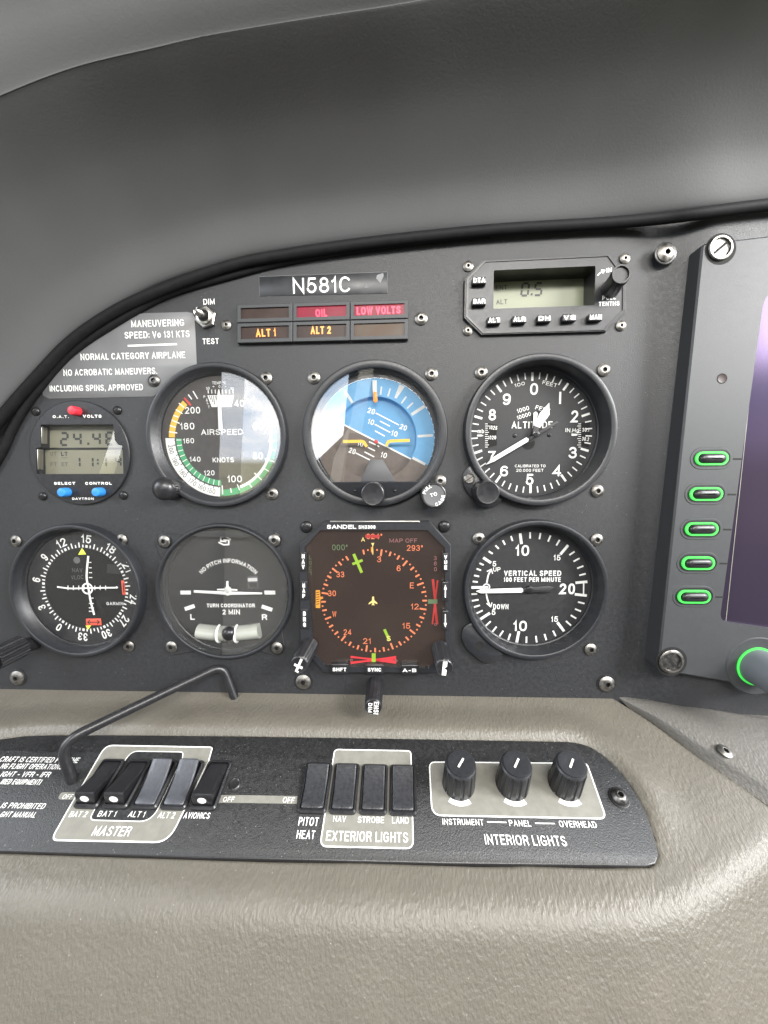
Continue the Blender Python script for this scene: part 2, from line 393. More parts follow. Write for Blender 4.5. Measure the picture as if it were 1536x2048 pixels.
    def ring(s, c, r0, r1, a0, a1, z, mt, n=None):
        """flat ring sector; angles clockwise from 12 o'clock, degrees"""
        n = n or max(3, int(abs(a1 - a0) / 4))
        for i in range(n):
            q = [polar(c, r0, a0 + (a1 - a0) * i / n), polar(c, r1, a0 + (a1 - a0) * i / n), polar(c, r1, a0 + (a1 - a0) * (i + 1) / n), polar(c, r0, a0 + (a1 - a0) * (i + 1) / n)]
            s.poly(q, z, mt)
    def disc(s, c, r, z, mt, n=40, sy=1.0):
        s.poly([(c[0] + r * math.cos(2 * math.pi * i / n), c[1] + sy * r * math.sin(2 * math.pi * i / n)) for i in range(n)], z, mt)
    def text(s, body, a, b, cap, z, mt, wt=.16, gap=.17, rc=False, slant=0.0, curve=None):
        """body written with its ink from a to b along the baseline; cap in mm. curve=(centre, radius, mid angle, inside) bends it"""
        lay, tot = layout(body, wt, gap)
        a, b = Vector((a[0], a[1])), Vector((b[0], b[1])); wid = (b - a).length; d = (b - a).normalized(); up = Vector((-d.y, d.x))
        kx = wid / tot; k = 0
        wpen = wt * cap; wx = wt * cap
        for x, ch, wd in lay:
            for st_ in G[ch][1]:
                W_ = wd * kx; pts = []
                w_ = min(wx, W_ * .98)
                for (gx, gy) in st_:
                    X = x * kx + w_ / 2 + gx * (W_ - w_); Yv = wpen / 2 + gy * (cap - wpen)
                    pts.append((X + slant * Yv, Yv))
                for qi, q in enumerate(offset_strip(pts, w_, rc)):
                    out = []
                    for p in q:
                        if curve:
                            c, R, mid, ins = curve
                            t = p[0] - wid / 2; rr = R + (p[1] if not ins else -p[1])
                            an = mid + math.degrees(t / (R + (cap / 2 if not ins else -cap / 2))) * (1 if not ins else -1)
                            out.append(polar(c, rr, an))
                        else: out.append(a + d * p[0] + up * p[1])
                    s.poly(out, z + .012 * (k % 3) + .0006 * qi, mt)
                k += 1
    def merge(s, o):
        i0 = len(s.v); s.v += o.v
        for f, m in zip(o.f, o.mi): s.f.append([i + i0 for i in f]); s.mi.append(s.m(o.mats[m]))
    def build(s, name, parent=None, org=(0, 0, 0), smooth=40, weld=True):
        me = bpy.data.meshes.new(name)
        me.from_pydata([((x - org[0]) * .001, (y - org[1]) * .001, (z - org[2]) * .001) for x, y, z in s.v], [], s.f)
        for n_ in s.mats: me.materials.append(MAT[n_])
        for p, m in zip(me.polygons, s.mi): p.material_index = m
        if smooth:
            bm = bmesh.new(); bm.from_mesh(me)
            if weld: bmesh.ops.remove_doubles(bm, verts=bm.verts, dist=1e-6)
            for f in bm.faces: f.smooth = True
            for e in bm.edges:
                if len(e.link_faces) == 2:
                    try: e.smooth = e.calc_face_angle() < math.radians(smooth)
                    except ValueError: e.smooth = True
            bm.to_mesh(me); bm.free()
        o = bpy.data.objects.new(name, me); COL.objects.link(o)
        if parent: o.parent = parent
        return o
def polar(c, r, deg): return Vector((c[0] + r * math.sin(math.radians(deg)), c[1] + r * math.cos(math.radians(deg))))
def inset(P, d):
    n = len(P); out = []
    for i in range(n):
        a, p, b = P[i - 1], P[i], P[(i + 1) % n]
        d1 = (p - a).normalized() if (p - a).length > 1e-9 else (b - p).normalized()
        d2 = (b - p).normalized() if (b - p).length > 1e-9 else d1
        n1, n2 = Vector((-d1.y, d1.x)), Vector((-d2.y, d2.x)); m = n1 + n2
        m = m.normalized() if m.length > .1 else n1
        out.append(p + m * d / max(.5, m.dot(n1)))
    return out
def rounded(pts, r, n=5):
    """round the corners of a polygon; r may be a list"""
    P = [Vector((p[0], p[1])) for p in pts]; out = []; N_ = len(P)
    for i in range(N_):
        a, p, b = P[i - 1], P[i], P[(i + 1) % N_]; rr = r[i] if isinstance(r, (list, tuple)) else r
        u, v = (a - p), (b - p); q = min(rr, u.length * .45, v.length * .45)
        A, B = p + u.normalized() * q, p + v.normalized() * q
        for k in range(n + 1):
            t = k / n; out.append(A * (1 - t) ** 2 + p * 2 * t * (1 - t) + B * t * t)
    return out
def catmull(pts, n=8):
    P = [Vector(p) for p in pts]; P = [P[0] * 2 - P[1]] + P + [P[-1] * 2 - P[-2]]; out = []
    for i in range(1, len(P) - 2):
        for k in range(n):
            t = k / n
            out.append(.5 * (2 * P[i] + (P[i + 1] - P[i - 1]) * t + (2 * P[i - 1] - 5 * P[i] + 4 * P[i + 1] - P[i + 2]) * t * t + (3 * P[i] - P[i - 1] - 3 * P[i + 1] + P[i + 2]) * t ** 3))
    return out + [P[-2]]
def tag(o, label, cat, group=None, kind=None):
    if label: o["label"] = label
    if cat: o["category"] = cat
    if group: o["group"] = group
    if kind: o["kind"] = kind
    return o
def thing(name, label, cat, org=(0, 0), frame='panel', group=None, z=0.0):
    o = bpy.data.objects.new(name, None); COL.objects.link(o); o.empty_display_size = .01
    if frame == 'panel':
        o.location = (org[0] * .001, -z * .001, org[1] * .001); o.rotation_euler = (math.pi / 2, 0, 0)
    else:
        p = bol2pan(org[0], org[1], z); o.location = (p.x * .001, -p.z * .001, p.y * .001); o.rotation_euler = (SLOPE, 0, 0)
    return tag(o, label, cat, group)
def sub(child, parent): child.parent = parent; return child
# ---- fasteners
def hexr(a, r): 
    k = (a % (math.pi / 3)) - math.pi / 6
    return r / math.cos(k)
def screw_mesh(name, r, mt, washer=None, hole=.33, dome=.40):
    b = MB()
    if washer: b.lathe([(r * 1.22, 0), (r * 1.22, .35), (r * 1.12, .5), (r * .9, .5)], mt=washer, seg=32, cap1=False)
    prof = [(r, .3), (r, .3 + r * .16)]
    for k in range(1, 6):
        t = k / 5; prof.append((r * (1 - t * (1 - hole * 1.25)), .3 + r * .16 + r * dome * .62 * math.sin(t * math.pi / 2)))
    zt = prof[-1][1]; nb = len(prof)
    prof += [(r * hole, zt - .05), (r * hole, zt - r * .5)]
    b.lathe(prof, mt=mt, seg=36, mts=[mt] * (nb) + ['pit'] * 2, mod=lambda k, a, rr: hexr(a, rr) if k >= nb else rr)
    o = b.build(name); me = o.data; bpy.data.objects.remove(o); return me
def cross_screw_mesh(name, r, mt):
    b = MB(); prof = [(r, 0), (r, .3)] + [(r * math.cos(k * math.pi / 12), .3 + r * .5 * math.sin(k * math.pi / 12)) for k in range(1, 6)]
    b.lathe(prof, mt=mt, seg=28); z = .3 + r * .5 + .03
    b.line((-r * .42, r * .1), (r * .42, -r * .1), r * .16, z, 'pit'); b.line((-r * .1, -r * .42), (r * .1, r * .42), r * .16, z + .01, 'pit')
    o = b.build(name); me = o.data; bpy.data.objects.remove(o); return me
SCREW = screw_mesh('screw', 3.45, 'steel'); SCREW_D = screw_mesh('dark_screw', 3.45, 'steel_dark'); SCREW_W = screw_mesh('washer_screw', 3.5, 'steel', 'steel_black')
SCREW_S = screw_mesh('small_screw', 2.7, 'steel', hole=.26); SCREW_B = screw_mesh('big_screw', 4.5, 'steel', 'plastic_black', hole=.28)
SCREW_X = cross_screw_mesh('cross_screw', 2.5, 'steel_black'); SCREW_X2 = cross_screw_mesh('cross_screw', 3.5, 'steel_black')
def put(me, name, parent, xy, z=0.0, rot=None):
    o = bpy.data.objects.new(name, me); COL.objects.link(o); o.parent = parent; o.location = (xy[0] * .001, xy[1] * .001, z * .001)
    o.rotation_euler = (0, 0, random.uniform(0, 6.28) if rot is None else rot); return o
def screws(parent, V, pts, me=None, name='mounting_screw', z=0.0):
    for p in pts: put(p[2] if len(p) > 2 else (me or SCREW), name, parent, V(p[0], p[1], z + .6), z)
def knob_mesh(b, c, r, z0, z1, mt='plastic_black', flutes=18, depth=.06, taper=.96, seg=72, capmt=None):
    def mod(k, a, rr):
        return rr * (1 - depth * (0.5 + .5 * math.cos(flutes * a)) ** 2) if flutes and 0 < k < 3 else rr
    h = z1 - z0
    b.lathe([(r, z0), (r, z0 + .4), (r * taper, z1 - .9), (r * taper * .97, z1 - .25), (r * taper * .90, z1), (r * taper * .82, z1 - .12)], c, seg, mt, mod=mod, mts=[mt] * 5 + [capmt or mt])
PX = View(pan, (0, 0), 0, 0, 1)
# ================================================================== SURROUNDINGS AND ADDED LIGHT SHAPERS (out of frame, seen only mirrored in the glass)
def slab(name, pts, thick, mt, label, cat='cabin'):
    """plate through world-space points (metres), given a thickness"""
    P = [Vector(p) for p in pts]; nn = (P[1] - P[0]).cross(P[2] - P[0]).normalized() * thick
    n = len(P); me = bpy.data.meshes.new(name)
    me.from_pydata([tuple(p) for p in P] + [tuple(p + nn) for p in P], [], [list(range(n))[::-1], [n + i for i in range(n)]] + [[i, (i + 1) % n, n + (i + 1) % n, n + i] for i in range(n)])
    me.materials.append(MAT[mt]); o = bpy.data.objects.new(name, me); COL.objects.link(o); o["kind"] = "structure"; return o
slab('cabin_roof', [(-.65, -.06, .44), (.65, -.06, .44), (.60, -1.7, .52), (-.60, -1.7, .52)], .02, 'cabin_liner', '')  # roof carried forward over the windshield to hold back sky light
slab('cabin_floor', [(-.65, .1, -.62), (.65, .1, -.62), (.65, -1.6, -.62), (-.65, -1.6, -.62)], .02, 'cabin_dark', '')
slab('door_panel', [(-.60, .15, -.6), (-.60, -1.6, -.6), (-.60, -1.6, -.10), (-.60, .15, -.10)], .03, 'cabin_liner', '')
slab('door_panel', [(.60, .15, -.6), (.60, -1.6, -.6), (.60, -1.6, -.07), (.60, .15, -.10)], .03, 'cabin_liner', '')
slab('door_pillar', [(-.58, -.565, -.1), (-.58, -1.02, -.1), (-.58, -1.12, .5), (-.58, -.88, .5)], .04, 'cabin_dark', '')
slab('post_blocker', [(-.59, -.30, -.1), (-.59, -.48, -.1), (-.59, -.635, .18), (-.59, -.42, .18)], .03, 'cabin_dark', '')  # added dark piece, leaving a slanted bright band mirrored in the clock glass
wp = slab('door_window', [(-.59, -1.00, -.1), (-.59, -1.22, -.1), (-.59, -1.34, .5), (-.59, -1.10, .5)], .004, 'window_tint', '')
slab('door_pillar', [(.58, -.78, -.1), (.58, -.98, -.1), (.58, -.86, .5), (.58, -.70, .5)], .04, 'cabin_liner', '')
slab('rear_bulkhead', [(-.60, -1.62, -.6), (.60, -1.62, -.6), (.60, -1.62, .0), (-.60, -1.62, .0)], .02, 'cabin_dark', '')
slab('cabin_seat', [(-.20, -.62, -.6), (.26, -.62, -.6), (.22, -.74, .10), (-.12, -.74, .10)], .10, 'cabin_dark', '')
slab('sky_blocker', [(-.23, -.98, -.6), (.58, -.98, -.6), (.58, -1.0, .5), (-.13, -1.0, .5), (-.17, -.99, .12), (-.30, -.98, .0), (-.26, -.98, -.2)], .03, 'cabin_dark', '')  # added unseen dark blocker keeping the sky out of the right-hand glass
slab('bright_reflector', [(-.21, -.93, -.05), (-.09, -.93, -.05), (-.11, -.93, .06), (-.135, -.93, .16), (-.19, -.93, .05)], .03, 'reflector_pale', '')  # added pale piece, shaped to mirror as a bright patch in the attitude glass
slab('rear_reflector', [(-.62, -1.05, -.6), (-.30, -1.05, -.6), (-.33, -1.12, -.17), (-.60, -1.12, -.16)], .10, 'reflector_pale', '')  # added pale slab, mirrored as the light area atop the turn coordinator
slab('seat_belt', [(-.20, -.90, -.2), (-.17, -.90, -.2), (-.06, -.90, .35), (-.10, -.90, .35)], .01, 'cabin_liner', '')
# ================================================================== INSTRUMENT PANEL
panel = thing('instrument_panel', 'black painted metal panel carrying the round flight instruments', 'instrument panel')
HOLES = []      # (centre, radius) of every opening cut in the panel
PANEL_TEXT = MB()
# ================================================================== round instruments
def bezel(parent, V, c, R, rim, zr, dial_r, zd, mt='bezel_black', name='bezel', seg=96):
    """c, R: rim circle in crop coordinates at height zr -> returns local centre and mm radii"""
    C = V(c[0], c[1], zr); Rm = V.r(c[0], c[1], R, zr); ri = Rm - rim
    b = MB()
    b.lathe([(Rm + .3, -.2), (Rm + .1, zr - .9), (Rm - .35, zr - .15), (Rm - .9, zr), (ri + .5, zr), (ri, zr - .3), (dial_r + .8, zd + 1.6), (dial_r + .2, zd + 1.2), (dial_r + .2, zd - .2)], C, seg, mt, cap1=False)
    b.build(name, parent)
    HOLES.append((C + V.o, min(Rm - .6, dial_r + 2.5)))
    return C, Rm
def dial(parent, C, r, z, mt, name='dial_face'):
    b = MB(); b.disc(C, r + .4, z, mt, 64)
    return b.build(name, parent, smooth=0)
def pane(parent, C, r, z, name='glass_cover', mt='glass'):
    b = MB(); b.lathe([(r, z), (r, z + 1.0)], C, 64, mt, cap0=True)
    return b.build(name, parent, smooth=30)
def seg_digits(b, text, p0, hh, ww, gap, z, mt, V=None, slant=.1, t=.13):
    SEG = {'0': 'abcdef', '1': 'bc', '2': 'abged', '3': 'abgcd', '4': 'fgbc', '5': 'afgcd', '6': 'afgedc', '7': 'abc', '8': 'abcdefg', '9': 'abcfgd', 'E': 'afged', ' ': ''}
    x = p0[0]; T_ = t * hh
    for ch in text:
        if ch in '.:':
            for yy in ([0] if ch == '.' else [.25, .62]):
                b.poly([(x + slant * yy * hh, p0[1] + yy * hh), (x + T_ + slant * yy * hh, p0[1] + yy * hh), (x + T_ + slant * (yy * hh + T_), p0[1] + yy * hh + T_), (x + slant * (yy * hh + T_), p0[1] + yy * hh + T_)], z, mt)
            x += T_ + gap * .6; continue
        q = .06 * hh
        co = dict(a=((q, hh), (ww - q, hh)), b=((ww, hh - q), (ww, hh / 2 + q)), c=((ww, hh / 2 - q), (ww, q)), d=((q, 0), (ww - q, 0)), e=((0, hh / 2 - q), (0, q)), f=((0, hh - q), (0, hh / 2 + q)), g=((q, hh / 2), (ww - q, hh / 2)))
        for sg in SEG[ch]:
            (x0, y0), (x1, y1) = co[sg]
            b.line((x + x0 + slant * y0, p0[1] + y0), (x + x1 + slant * y1, p0[1] + y1), T_, z, mt)
        x += ww + gap
# ---------------------------------------------------------------- airspeed indicator
V = View(pan, pan(430, 871), 280, 700, 4.8)
T = thing('airspeed_indicator', 'round airspeed dial with coloured speed arcs and sky mirrored in its glass', 'flight instrument', pan(430, 871))
zd, zr = -2.5, 4.5
dr = V.r(775, 848, 562, zd)
C, Rm = bezel(T, V, (722, 820), 676, 3.0, zr, dr, zd)
dial(T, C, dr, zd, 'dial_brown')
P = lambda x, y: V(x, y, zd)
K = V.r(783, 860, 100, zd) / 100      # mm per crop unit on the dial
c = P(783, 860); b = MB(); z = zd + .12
b.ring(c, 450 * K, 540 * K, 184, 272, z, 'white', 26); b.ring(c, 384 * K, 436 * K, 183, 272, z, 'green', 26)
b.ring(c, 449 * K, 507 * K, 273, 316, z, 'yellow', 14)
b.ring(c, 462 * K, 488 * K, 60, 160, z, 'white', 30); b.ring(c, 490 * K, 530 * K, 81, 160, z, 'green', 24); b.ring(c, 470 * K, 530 * K, 160, 183, z, 'green', 8)
b.line(P(425, 460), P(490, 532), 3.2 * .9 * K * 6, z + .05, 'red')
for a0 in range(186, 272, 7):
    b.line(polar(c, 386 * K, a0), polar(c, 436 * K, a0), 7 * K, z + .05, 'white')
for i, a0 in enumerate(range(186, 272, 6)):
    b.line(polar(c, 438 * K, a0), polar(c, (470 if i % 2 else 458) * K, a0), 8 * K, z + .05, 'ink')
for q in [(510, 395, 555, 470), (465, 428, 500, 475), (375, 510, 425, 552), (345, 572, 410, 612), (322, 628, 372, 645), (305, 672, 382, 705), (288, 725, 345, 743), (280, 785, 360, 797),
          (1035, 397, 1003, 468), (1100, 443, 1072, 490), (1158, 505, 1100, 555), (1225, 590, 1180, 615), (1255, 690, 1198, 712), (1230, 872, 1300, 872), (1240, 955, 1300, 965), (1200, 1045, 1300, 1078),
          (1180, 1130, 1240, 1165), (1100, 1180, 1170, 1248), (1040, 1268, 1075, 1320), (935, 1290, 958, 1345), (870, 1325, 880, 1370), (790, 1300, 795, 1385)]:
    b.line(P(q[0], q[1]), P(q[2], q[3]), 11 * K, z + .1, 'white')
for t_, x0, y0, x1, y1, h in [('200', 435, 612, 580, 610, 62), ('180', 390, 765, 525, 762, 62), ('160', 418, 898, 522, 895, 48), ('140', 480, 1073, 583, 1073, 48), ('120', 618, 1205, 718, 1203, 48),
                              ('100', 842, 1270, 980, 1270, 64), ('80', 1085, 1050, 1182, 1050, 64), ('60', 1085, 768, 1182, 765, 64), ('40', 908, 545, 1002, 545, 62), ('AIRSPEED', 590, 816, 990, 812, 52), ('KNOTS', 700, 1080, 903, 1078, 46),
                              ('TEMP °C', 695, 330, 830, 330, 26), ('30', 636, 380, 672, 378, 22), ('+', 697, 362, 717, 362, 22), ('0', 756, 362, 774, 362, 22), ('-', 818, 362, 832, 362, 22), ('30', 866, 380, 902, 382, 22)]:
    b.text(t_, P(x0, y0), P(x1, y1), h * K, z + .06, 'white', .15)
for t_, x, y, an in [('P', 612, 462, -20), ('A', 635, 492, -15), ('L', 645, 520, -12), ('T', 655, 560, -10)]:
    p = P(x, y); b.text(t_, p, p + Vector((16 * K, 0)), 24 * K, z + .06, 'white', .16)
for t_, an in [('200', 260), ('190', 246), ('180', 231), ('170', 217), ('160', 205), ('150', 194)]:
    b.text(t_, (0, 0), (80 * K, 0), 44 * K, z + .08, 'ink', .11, curve=(c, 520 * K, an, True))
for k in range(-3, 5):
    b.line(P(765 + k * 34 - 8, 380), P(765 + k * 34 - 6, 418), 8 * K, z + .05, 'white')
b.poly([P(648, 436), P(905, 432), P(880, 545), P(690, 548)], z + .04, 'white')
for k in range(12):
    x = 668 + k * 20; b.line(P(x, 440), P(x + (6 - k) * 2, 478 + (k % 3) * 22), 7 * K, z + .09, 'ink')
b.build('dial_markings', T, smooth=0)
b = MB(); b.prism([P(752, 425), P(765, 378), P(778, 425), P(800, 775), P(762, 778)], zd + .8, zd + 1.4, 'white', .1); b.build('pointer', T)
pane(T, C, dr + 1.6, zd + 2.2)
b = MB(); kc = V(178, 1335, 13); knob_mesh(b, kc + Vector((1.0, -.6)), V.r(178, 1335, 108, 13) * .95, 2, 7.5, 'plastic_black', 26, .09)
rk = V.r(178, 1335, 112, 13); b.lathe([(rk * math.cos(t * math.pi / 12), 7.6 + rk * .75 * math.sin(t * math.pi / 12)) for t in range(6)], kc, 40, 'plastic_black'); b.build('setting_knob', T)
screws(T, V, [(135, 295, SCREW_D), (1210, 270), (1268, 1380)])
# ---------------------------------------------------------------- attitude indicator
V = View(pan, pan(749, 868), 590, 700, 4.8)
T = thing('attitude_indicator', 'artificial horizon with blue sky half tilted over brown ground half', 'flight instrument', pan(749, 868))
zd, zr = -3.0, 4.0
C, Rm = bezel(T, V, (764, 808), 697, 4.2, zr, V.r(764, 815, 590, zd), zd)
P = lambda x, y, z=zd: V(x, y, z)
K = V.r(770, 850, 100, zd) / 100
cc = P(770, 850); ROLL = 27.3
b = MB(); R1 = 566 * K; ch = P(770, 1262).y - cc.y
def clip_disc(R, ylow, yhi_fn=None, n=90):
    return [cc + Vector((R * math.cos(2 * math.pi * i / n), R * math.sin(2 * math.pi * i / n))) for i in range(n)]
# outer roll ring: sky part and ground part
b.ring(cc, 395 * K, R1, -90 + ROLL, 90 + ROLL, zd, 'sky_blue', 60); b.ring(cc, 395 * K, R1, 90 + ROLL, 270 + ROLL, zd, 'earth', 60)
b.ring(cc, R1, R1 + 3.5, 0, 360, zd + .3, 'plastic_black', 60)
b.build('roll_ring', T, smooth=0)
b = MB(); z2 = zd - 3.6
ud = polar((0, 0), 1, ROLL); rd = Vector((ud.y, -ud.x))             # up and right of the tilted ball
# drum: curved like a ball, split at its horizon
hz = P(778, 872)
for half, mt in ((1, 'sky_blue'), (-1, 'earth')):
    n = 48
    pts = [cc + Vector((432 * K * math.cos(2 * math.pi * i / 160), 432 * K * math.sin(2 * math.pi * i / 160))) for i in range(160)]
    off = (hz - cc).dot(ud)
    poly_ = [p for p in pts if ((p - cc).dot(ud) - off) * half >= 0]
    a_ = math.sqrt((432 * K) ** 2 - off ** 2); e1 = cc + ud * off + rd * a_; e2 = cc + ud * off - rd * a_
    ang = sorted(poly_ + [e1, e2], key=lambda p: math.atan2((p - cc - ud * (off + half * 60 * K)).y, (p - cc - ud * (off + half * 60 * K)).x))
    b.poly(ang, z2, mt)
b.build('horizon_ball', T, smooth=0)
b = MB(); z = zd + .1
for a0, r0, r1, wd in [(-62.5, 415, 545, 24), (-32.3, 400, 530, 26), (7.5, 412, 490, 15), (17.5, 412, 490, 15), (37.5, 412, 490, 15), (47.5, 412, 490, 15), (57.6, 410, 560, 28), (87.5, 405, 550, 24), (117.5, 402, 540, 24)]:
    b.line(polar(cc, r0 * K, a0), polar(cc, r1 * K, a0), wd * K, z, 'white_dull')
b.poly([polar(cc, 420 * K, 26), polar(cc, 555 * K, 24.8), polar(cc, 560 * K, 30.5), polar(cc, 425 * K, 29)], z, 'white_dull')
b.build('roll_marks', T, smooth=0)
b = MB(); z = z2 + .1; off = (hz - cc).dot(ud)
b.line(cc + ud * off - rd * 425 * K, cc + ud * off + rd * 425 * K, 14 * K, z, 'white')
for q in [(775, 605, 998, 720), (815, 682, 912, 732), (765, 713, 915, 792), (768, 776, 862, 827), (710, 880, 775, 910), (790, 915, 808, 930), (700, 935, 768, 968), (668, 978, 760, 1026), (583, 988, 720, 1056)]:
    b.line(V(q[0], q[1], z2), V(q[2], q[3], z2), 11 * K, z, 'white')
for t_, x0, y0, x1, y1 in [('20', 692, 600, 758, 622), ('20', 1000, 755, 1064, 778), ('10', 695, 706, 750, 724), ('10', 918, 818, 976, 836), ('20', 512, 982, 572, 1004), ('10', 596, 918, 650, 932), ('10', 818, 1025, 874, 1042)]:
    b.text(t_, V(x0, y0, z2), V(x1, y1, z2), 52 * K, z + .03, 'white', .17)
b.build('pitch_ladder', T, smooth=0)
b = MB(); z = zd + 1.4
for pts in ([(475, 878), (640, 876), (662, 884), (682, 916)], [(1088, 868), (920, 873), (896, 880), (882, 908)]):
    b.pline([V(x, y, z) for x, y in pts], 28 * K, z, 'yellow')
b.build('aircraft_bars', T, smooth=0)
b = MB(); b.lathe([(19 * K, z - .8), (19 * K, z), (10 * K, z + .5)], V(778, 880, z), 20, 'red'); b.build('centre_dot', T)
b = MB(); b.poly([V(742, 290, z), V(785, 288, z), V(788, 410, z), V(748, 430, z)], z - .2, 'white_dull'); b.prism([V(755, 402, z), V(786, 402, z), V(794, 490, z), V(772, 508, z), V(750, 490, z)], z - .2, z + .3, 'orange', .08); b.build('bank_pointer', T)
b = MB(); b.prism([V(720, 1052, zd), V(842, 1052, zd), V(965, 1262, zd), V(632, 1262, zd)], zd - .5, zd + .5, 'grey_dim', .2); b.build('reflection_patch', T)  # grey trapezoid added in place of a reflection on the glass
# lower apron of the case with the setting knob
b = MB(); cin = V(764, 808, zr); Ri = Rm - 4.0
yc = V(770, 1262, zr - .6).y; a_ = math.degrees(math.acos(max(-1, min(1, (yc - C.y) / Ri))))
apr = [polar(C, Ri + .2, a_ + (360 - 2 * a_) * i / 40) for i in range(41)]
b.prism(apr, zd - .5, zr - .5, 'bezel_black', .3); b.build('case_apron', T)
b = MB(); kc = V(745, 1385, 15); knob_mesh(b, kc, V.r(745, 1385, 118, 15), 3.4, 15, 'plastic_black', 28, .05); b.build('setting_knob', T)
for x, y in ((575, 1352), (958, 1352)): put(SCREW_X, 'case_screw', T, V(x, y, zr), zr - .5).scale = (.35, .35, .4)
b = MB(); kc = V(1333, 1395, 15); rk = V.r(1333, 1395, 122, 15)
knob_mesh(b, kc, rk, .2, 15, 'plastic_black', 0, 0, 1.0, capmt='grey_dim')
ko = b.build('cage_knob', T); b = MB(); z = 15.1; kk = rk / 122
b.text('PULL', (0, 0), (110 * kk, 0), 32 * kk, z, 'white', .2, curve=(kc, 78 * kk, -48, False)); b.text('TO', kc + Vector((-30, -18)) * kk, kc + Vector((34, 0)) * kk, 34 * kk, z, 'white', .2)
b.text('CAGE', (0, 0), (130 * kk, 0), 34 * kk, z, 'white', .2, curve=(kc, 108 * kk, 130, True)); b.build('knob_lettering', ko, smooth=0)
pane(T, C, Ri - .2, zr - 2.2)
screws(T, V, [(182, 265), (1310, 230), (225, 1385), (1392, 1260)])
# ---------------------------------------------------------------- altimeter
V = View(pan, pan(1083, 861), 910, 700, 4.518)
T = thing('altimeter', 'black altimeter with three white hands, longest just past the 7', 'flight instrument', pan(1083, 861))
zd, zr = -7.5, 6.5
dr = V.r(690, 755, 568, zd)
C, Rm = bezel(T, V, (778, 728), 692, 3.4, zr, dr, zd)
dial(T, C, dr, zd, 'dial_black')
P = lambda x, y: V(x, y, zd)
K = V.r(690, 755, 100, zd) / 100; c = P(690, 755); z = zd + .12; b = MB()
for i in range(50):
    a0 = i * 7.2 - .6; big = i % 5 == 0
    b.line(polar(c, (470 if big else 488) * K, a0), polar(c, 545 * K, a0), (20 if big else 11) * K, z, 'white')
for t_, x0, x1, y, h in [('0', 676, 747, 405, 103), ('2', 1045, 1110, 655, 108), ('3', 1025, 1098, 980, 105), ('4', 880, 958, 1142, 100), ('5', 638, 708, 1220, 103), ('6', 405, 478, 1142, 98), ('7', 296, 362, 1010, 98), ('8', 302, 368, 637, 102), ('9', 428, 502, 497, 102)]:
    b.text(t_, P(x0, y), P(x1, y), h * K, z + .03, 'white', .165, rc=True)
b.line(P(951, 378), P(948, 488), 18 * K, z, 'white')
for t_, x0, y0, x1, y1, h in [('100', 540, 338, 632, 315, 30), ('FEET', 786, 308, 915, 340, 34), ('1000', 565, 573, 672, 540, 38), ('10000', 565, 632, 688, 592, 36), ('FEET', 722, 535, 850, 572, 38),
                              ('ALTITUDE', 510, 710, 880, 706, 62), ('mb', 204, 752, 262, 752, 38), ('IN.Hg', 996, 742, 1118, 745, 36), ('CALIBRATED TO', 540, 1060, 816, 1060, 25), ('20.000 FEET', 553, 1100, 798, 1100, 26),
                              ('1025', 306, 715, 378, 724, 36), ('1020', 298, 808, 370, 808, 34), ('30.1', 1148, 738, 1210, 738, 34), ('30.2', 1144, 818, 1208, 824, 34)]:
    b.text(t_, P(x0, y0), P(x1, y1), h * K, z + .04, 'white', .15, rc=True)
for s_, cx_ in ((1, 282), (-1, 1128)):
    for k in range(12):
        y = 668 + k * 19; b.line(P(cx_ - 10 * s_, y), P(cx_ + (24 if k % 3 == 1 else 14) * s_, y), 6 * K, z + .04, 'white')
b.poly([P(200, 765), P(240, 765), P(258, 773), P(240, 781), P(200, 781)], z + .04, 'white'); b.poly([P(1052, 755), P(1092, 757), P(1112, 766), P(1092, 775), P(1052, 775)], z + .04, 'white')
b.build('dial_markings', T, smooth=0)
b = MB(); zz = zd + .06
b.poly([P(275, 655), P(385, 678), P(372, 770), P(380, 860), P(285, 890)], zz, 'pit'); b.build('scale_window', T, smooth=0); b = MB(); b.poly([P(1125, 662), P(1218, 645), P(1222, 770), P(1210, 880), P(1112, 868)], zz, 'pit')
b.build('scale_window', T, smooth=0); b = MB(); b.poly([polar(P(660, 840), 62 * K, 70 + 9 * i) for i in range(21)], zz + .02, 'pit'); b.build('sector_window', T, smooth=0)
for x, y in ((540, 775), (850, 768)): put(SCREW_X, 'face_screw', T, P(x, y), zd).scale = (.5, .5, .3)
b = MB(); z = zd + 1.2
b.prism([P(722, 560), P(738, 572), P(735, 690), P(698, 690), P(702, 572)], z, z + .4, 'white', .08); b.build('ten_thousands_hand', T)
b = MB(); z = zd + 2.0
b.prism([P(838, 484), P(840, 590), P(755, 708), P(705, 690), P(752, 578)], z, z + .4, 'white', .08); b.prism([P(752, 708), P(702, 690), P(680, 765), P(712, 780)], z, z + .35, 'dial_black', .08); b.build('thousands_hand', T)
b = MB(); z = zd + 2.9
b.prism([P(265, 1040), P(330, 972), P(628, 795), P(648, 806), P(646, 830), P(345, 1008)], z, z + .4, 'white', .08)
b.prism([P(648, 800), P(905, 640), P(915, 668), P(650, 832)], z - .3, z + .2, 'dial_black', .1); b.lathe([(30 * K, zd), (30 * K, z + .7), (22 * K, z + .9), (9 * K, z + .9), (7 * K, z + .7)], P(712, 765), 28, 'plastic_black'); b.build('hundreds_hand', T)
pane(T, C, dr + 1.4, zd + 5.5, mt='glass_coated')
b = MB(); lobe = rounded([V(130, 1020, 2), V(420, 1320, 2), V(420, 1365, 2), V(330, 1430, 2), V(215, 1415, 2), V(85, 1250, 2), V(62, 1140, 2)], 5, 6)
b.prism(lobe, 0, 3, 'bezel_black', .6); b.build('knob_bracket', T)
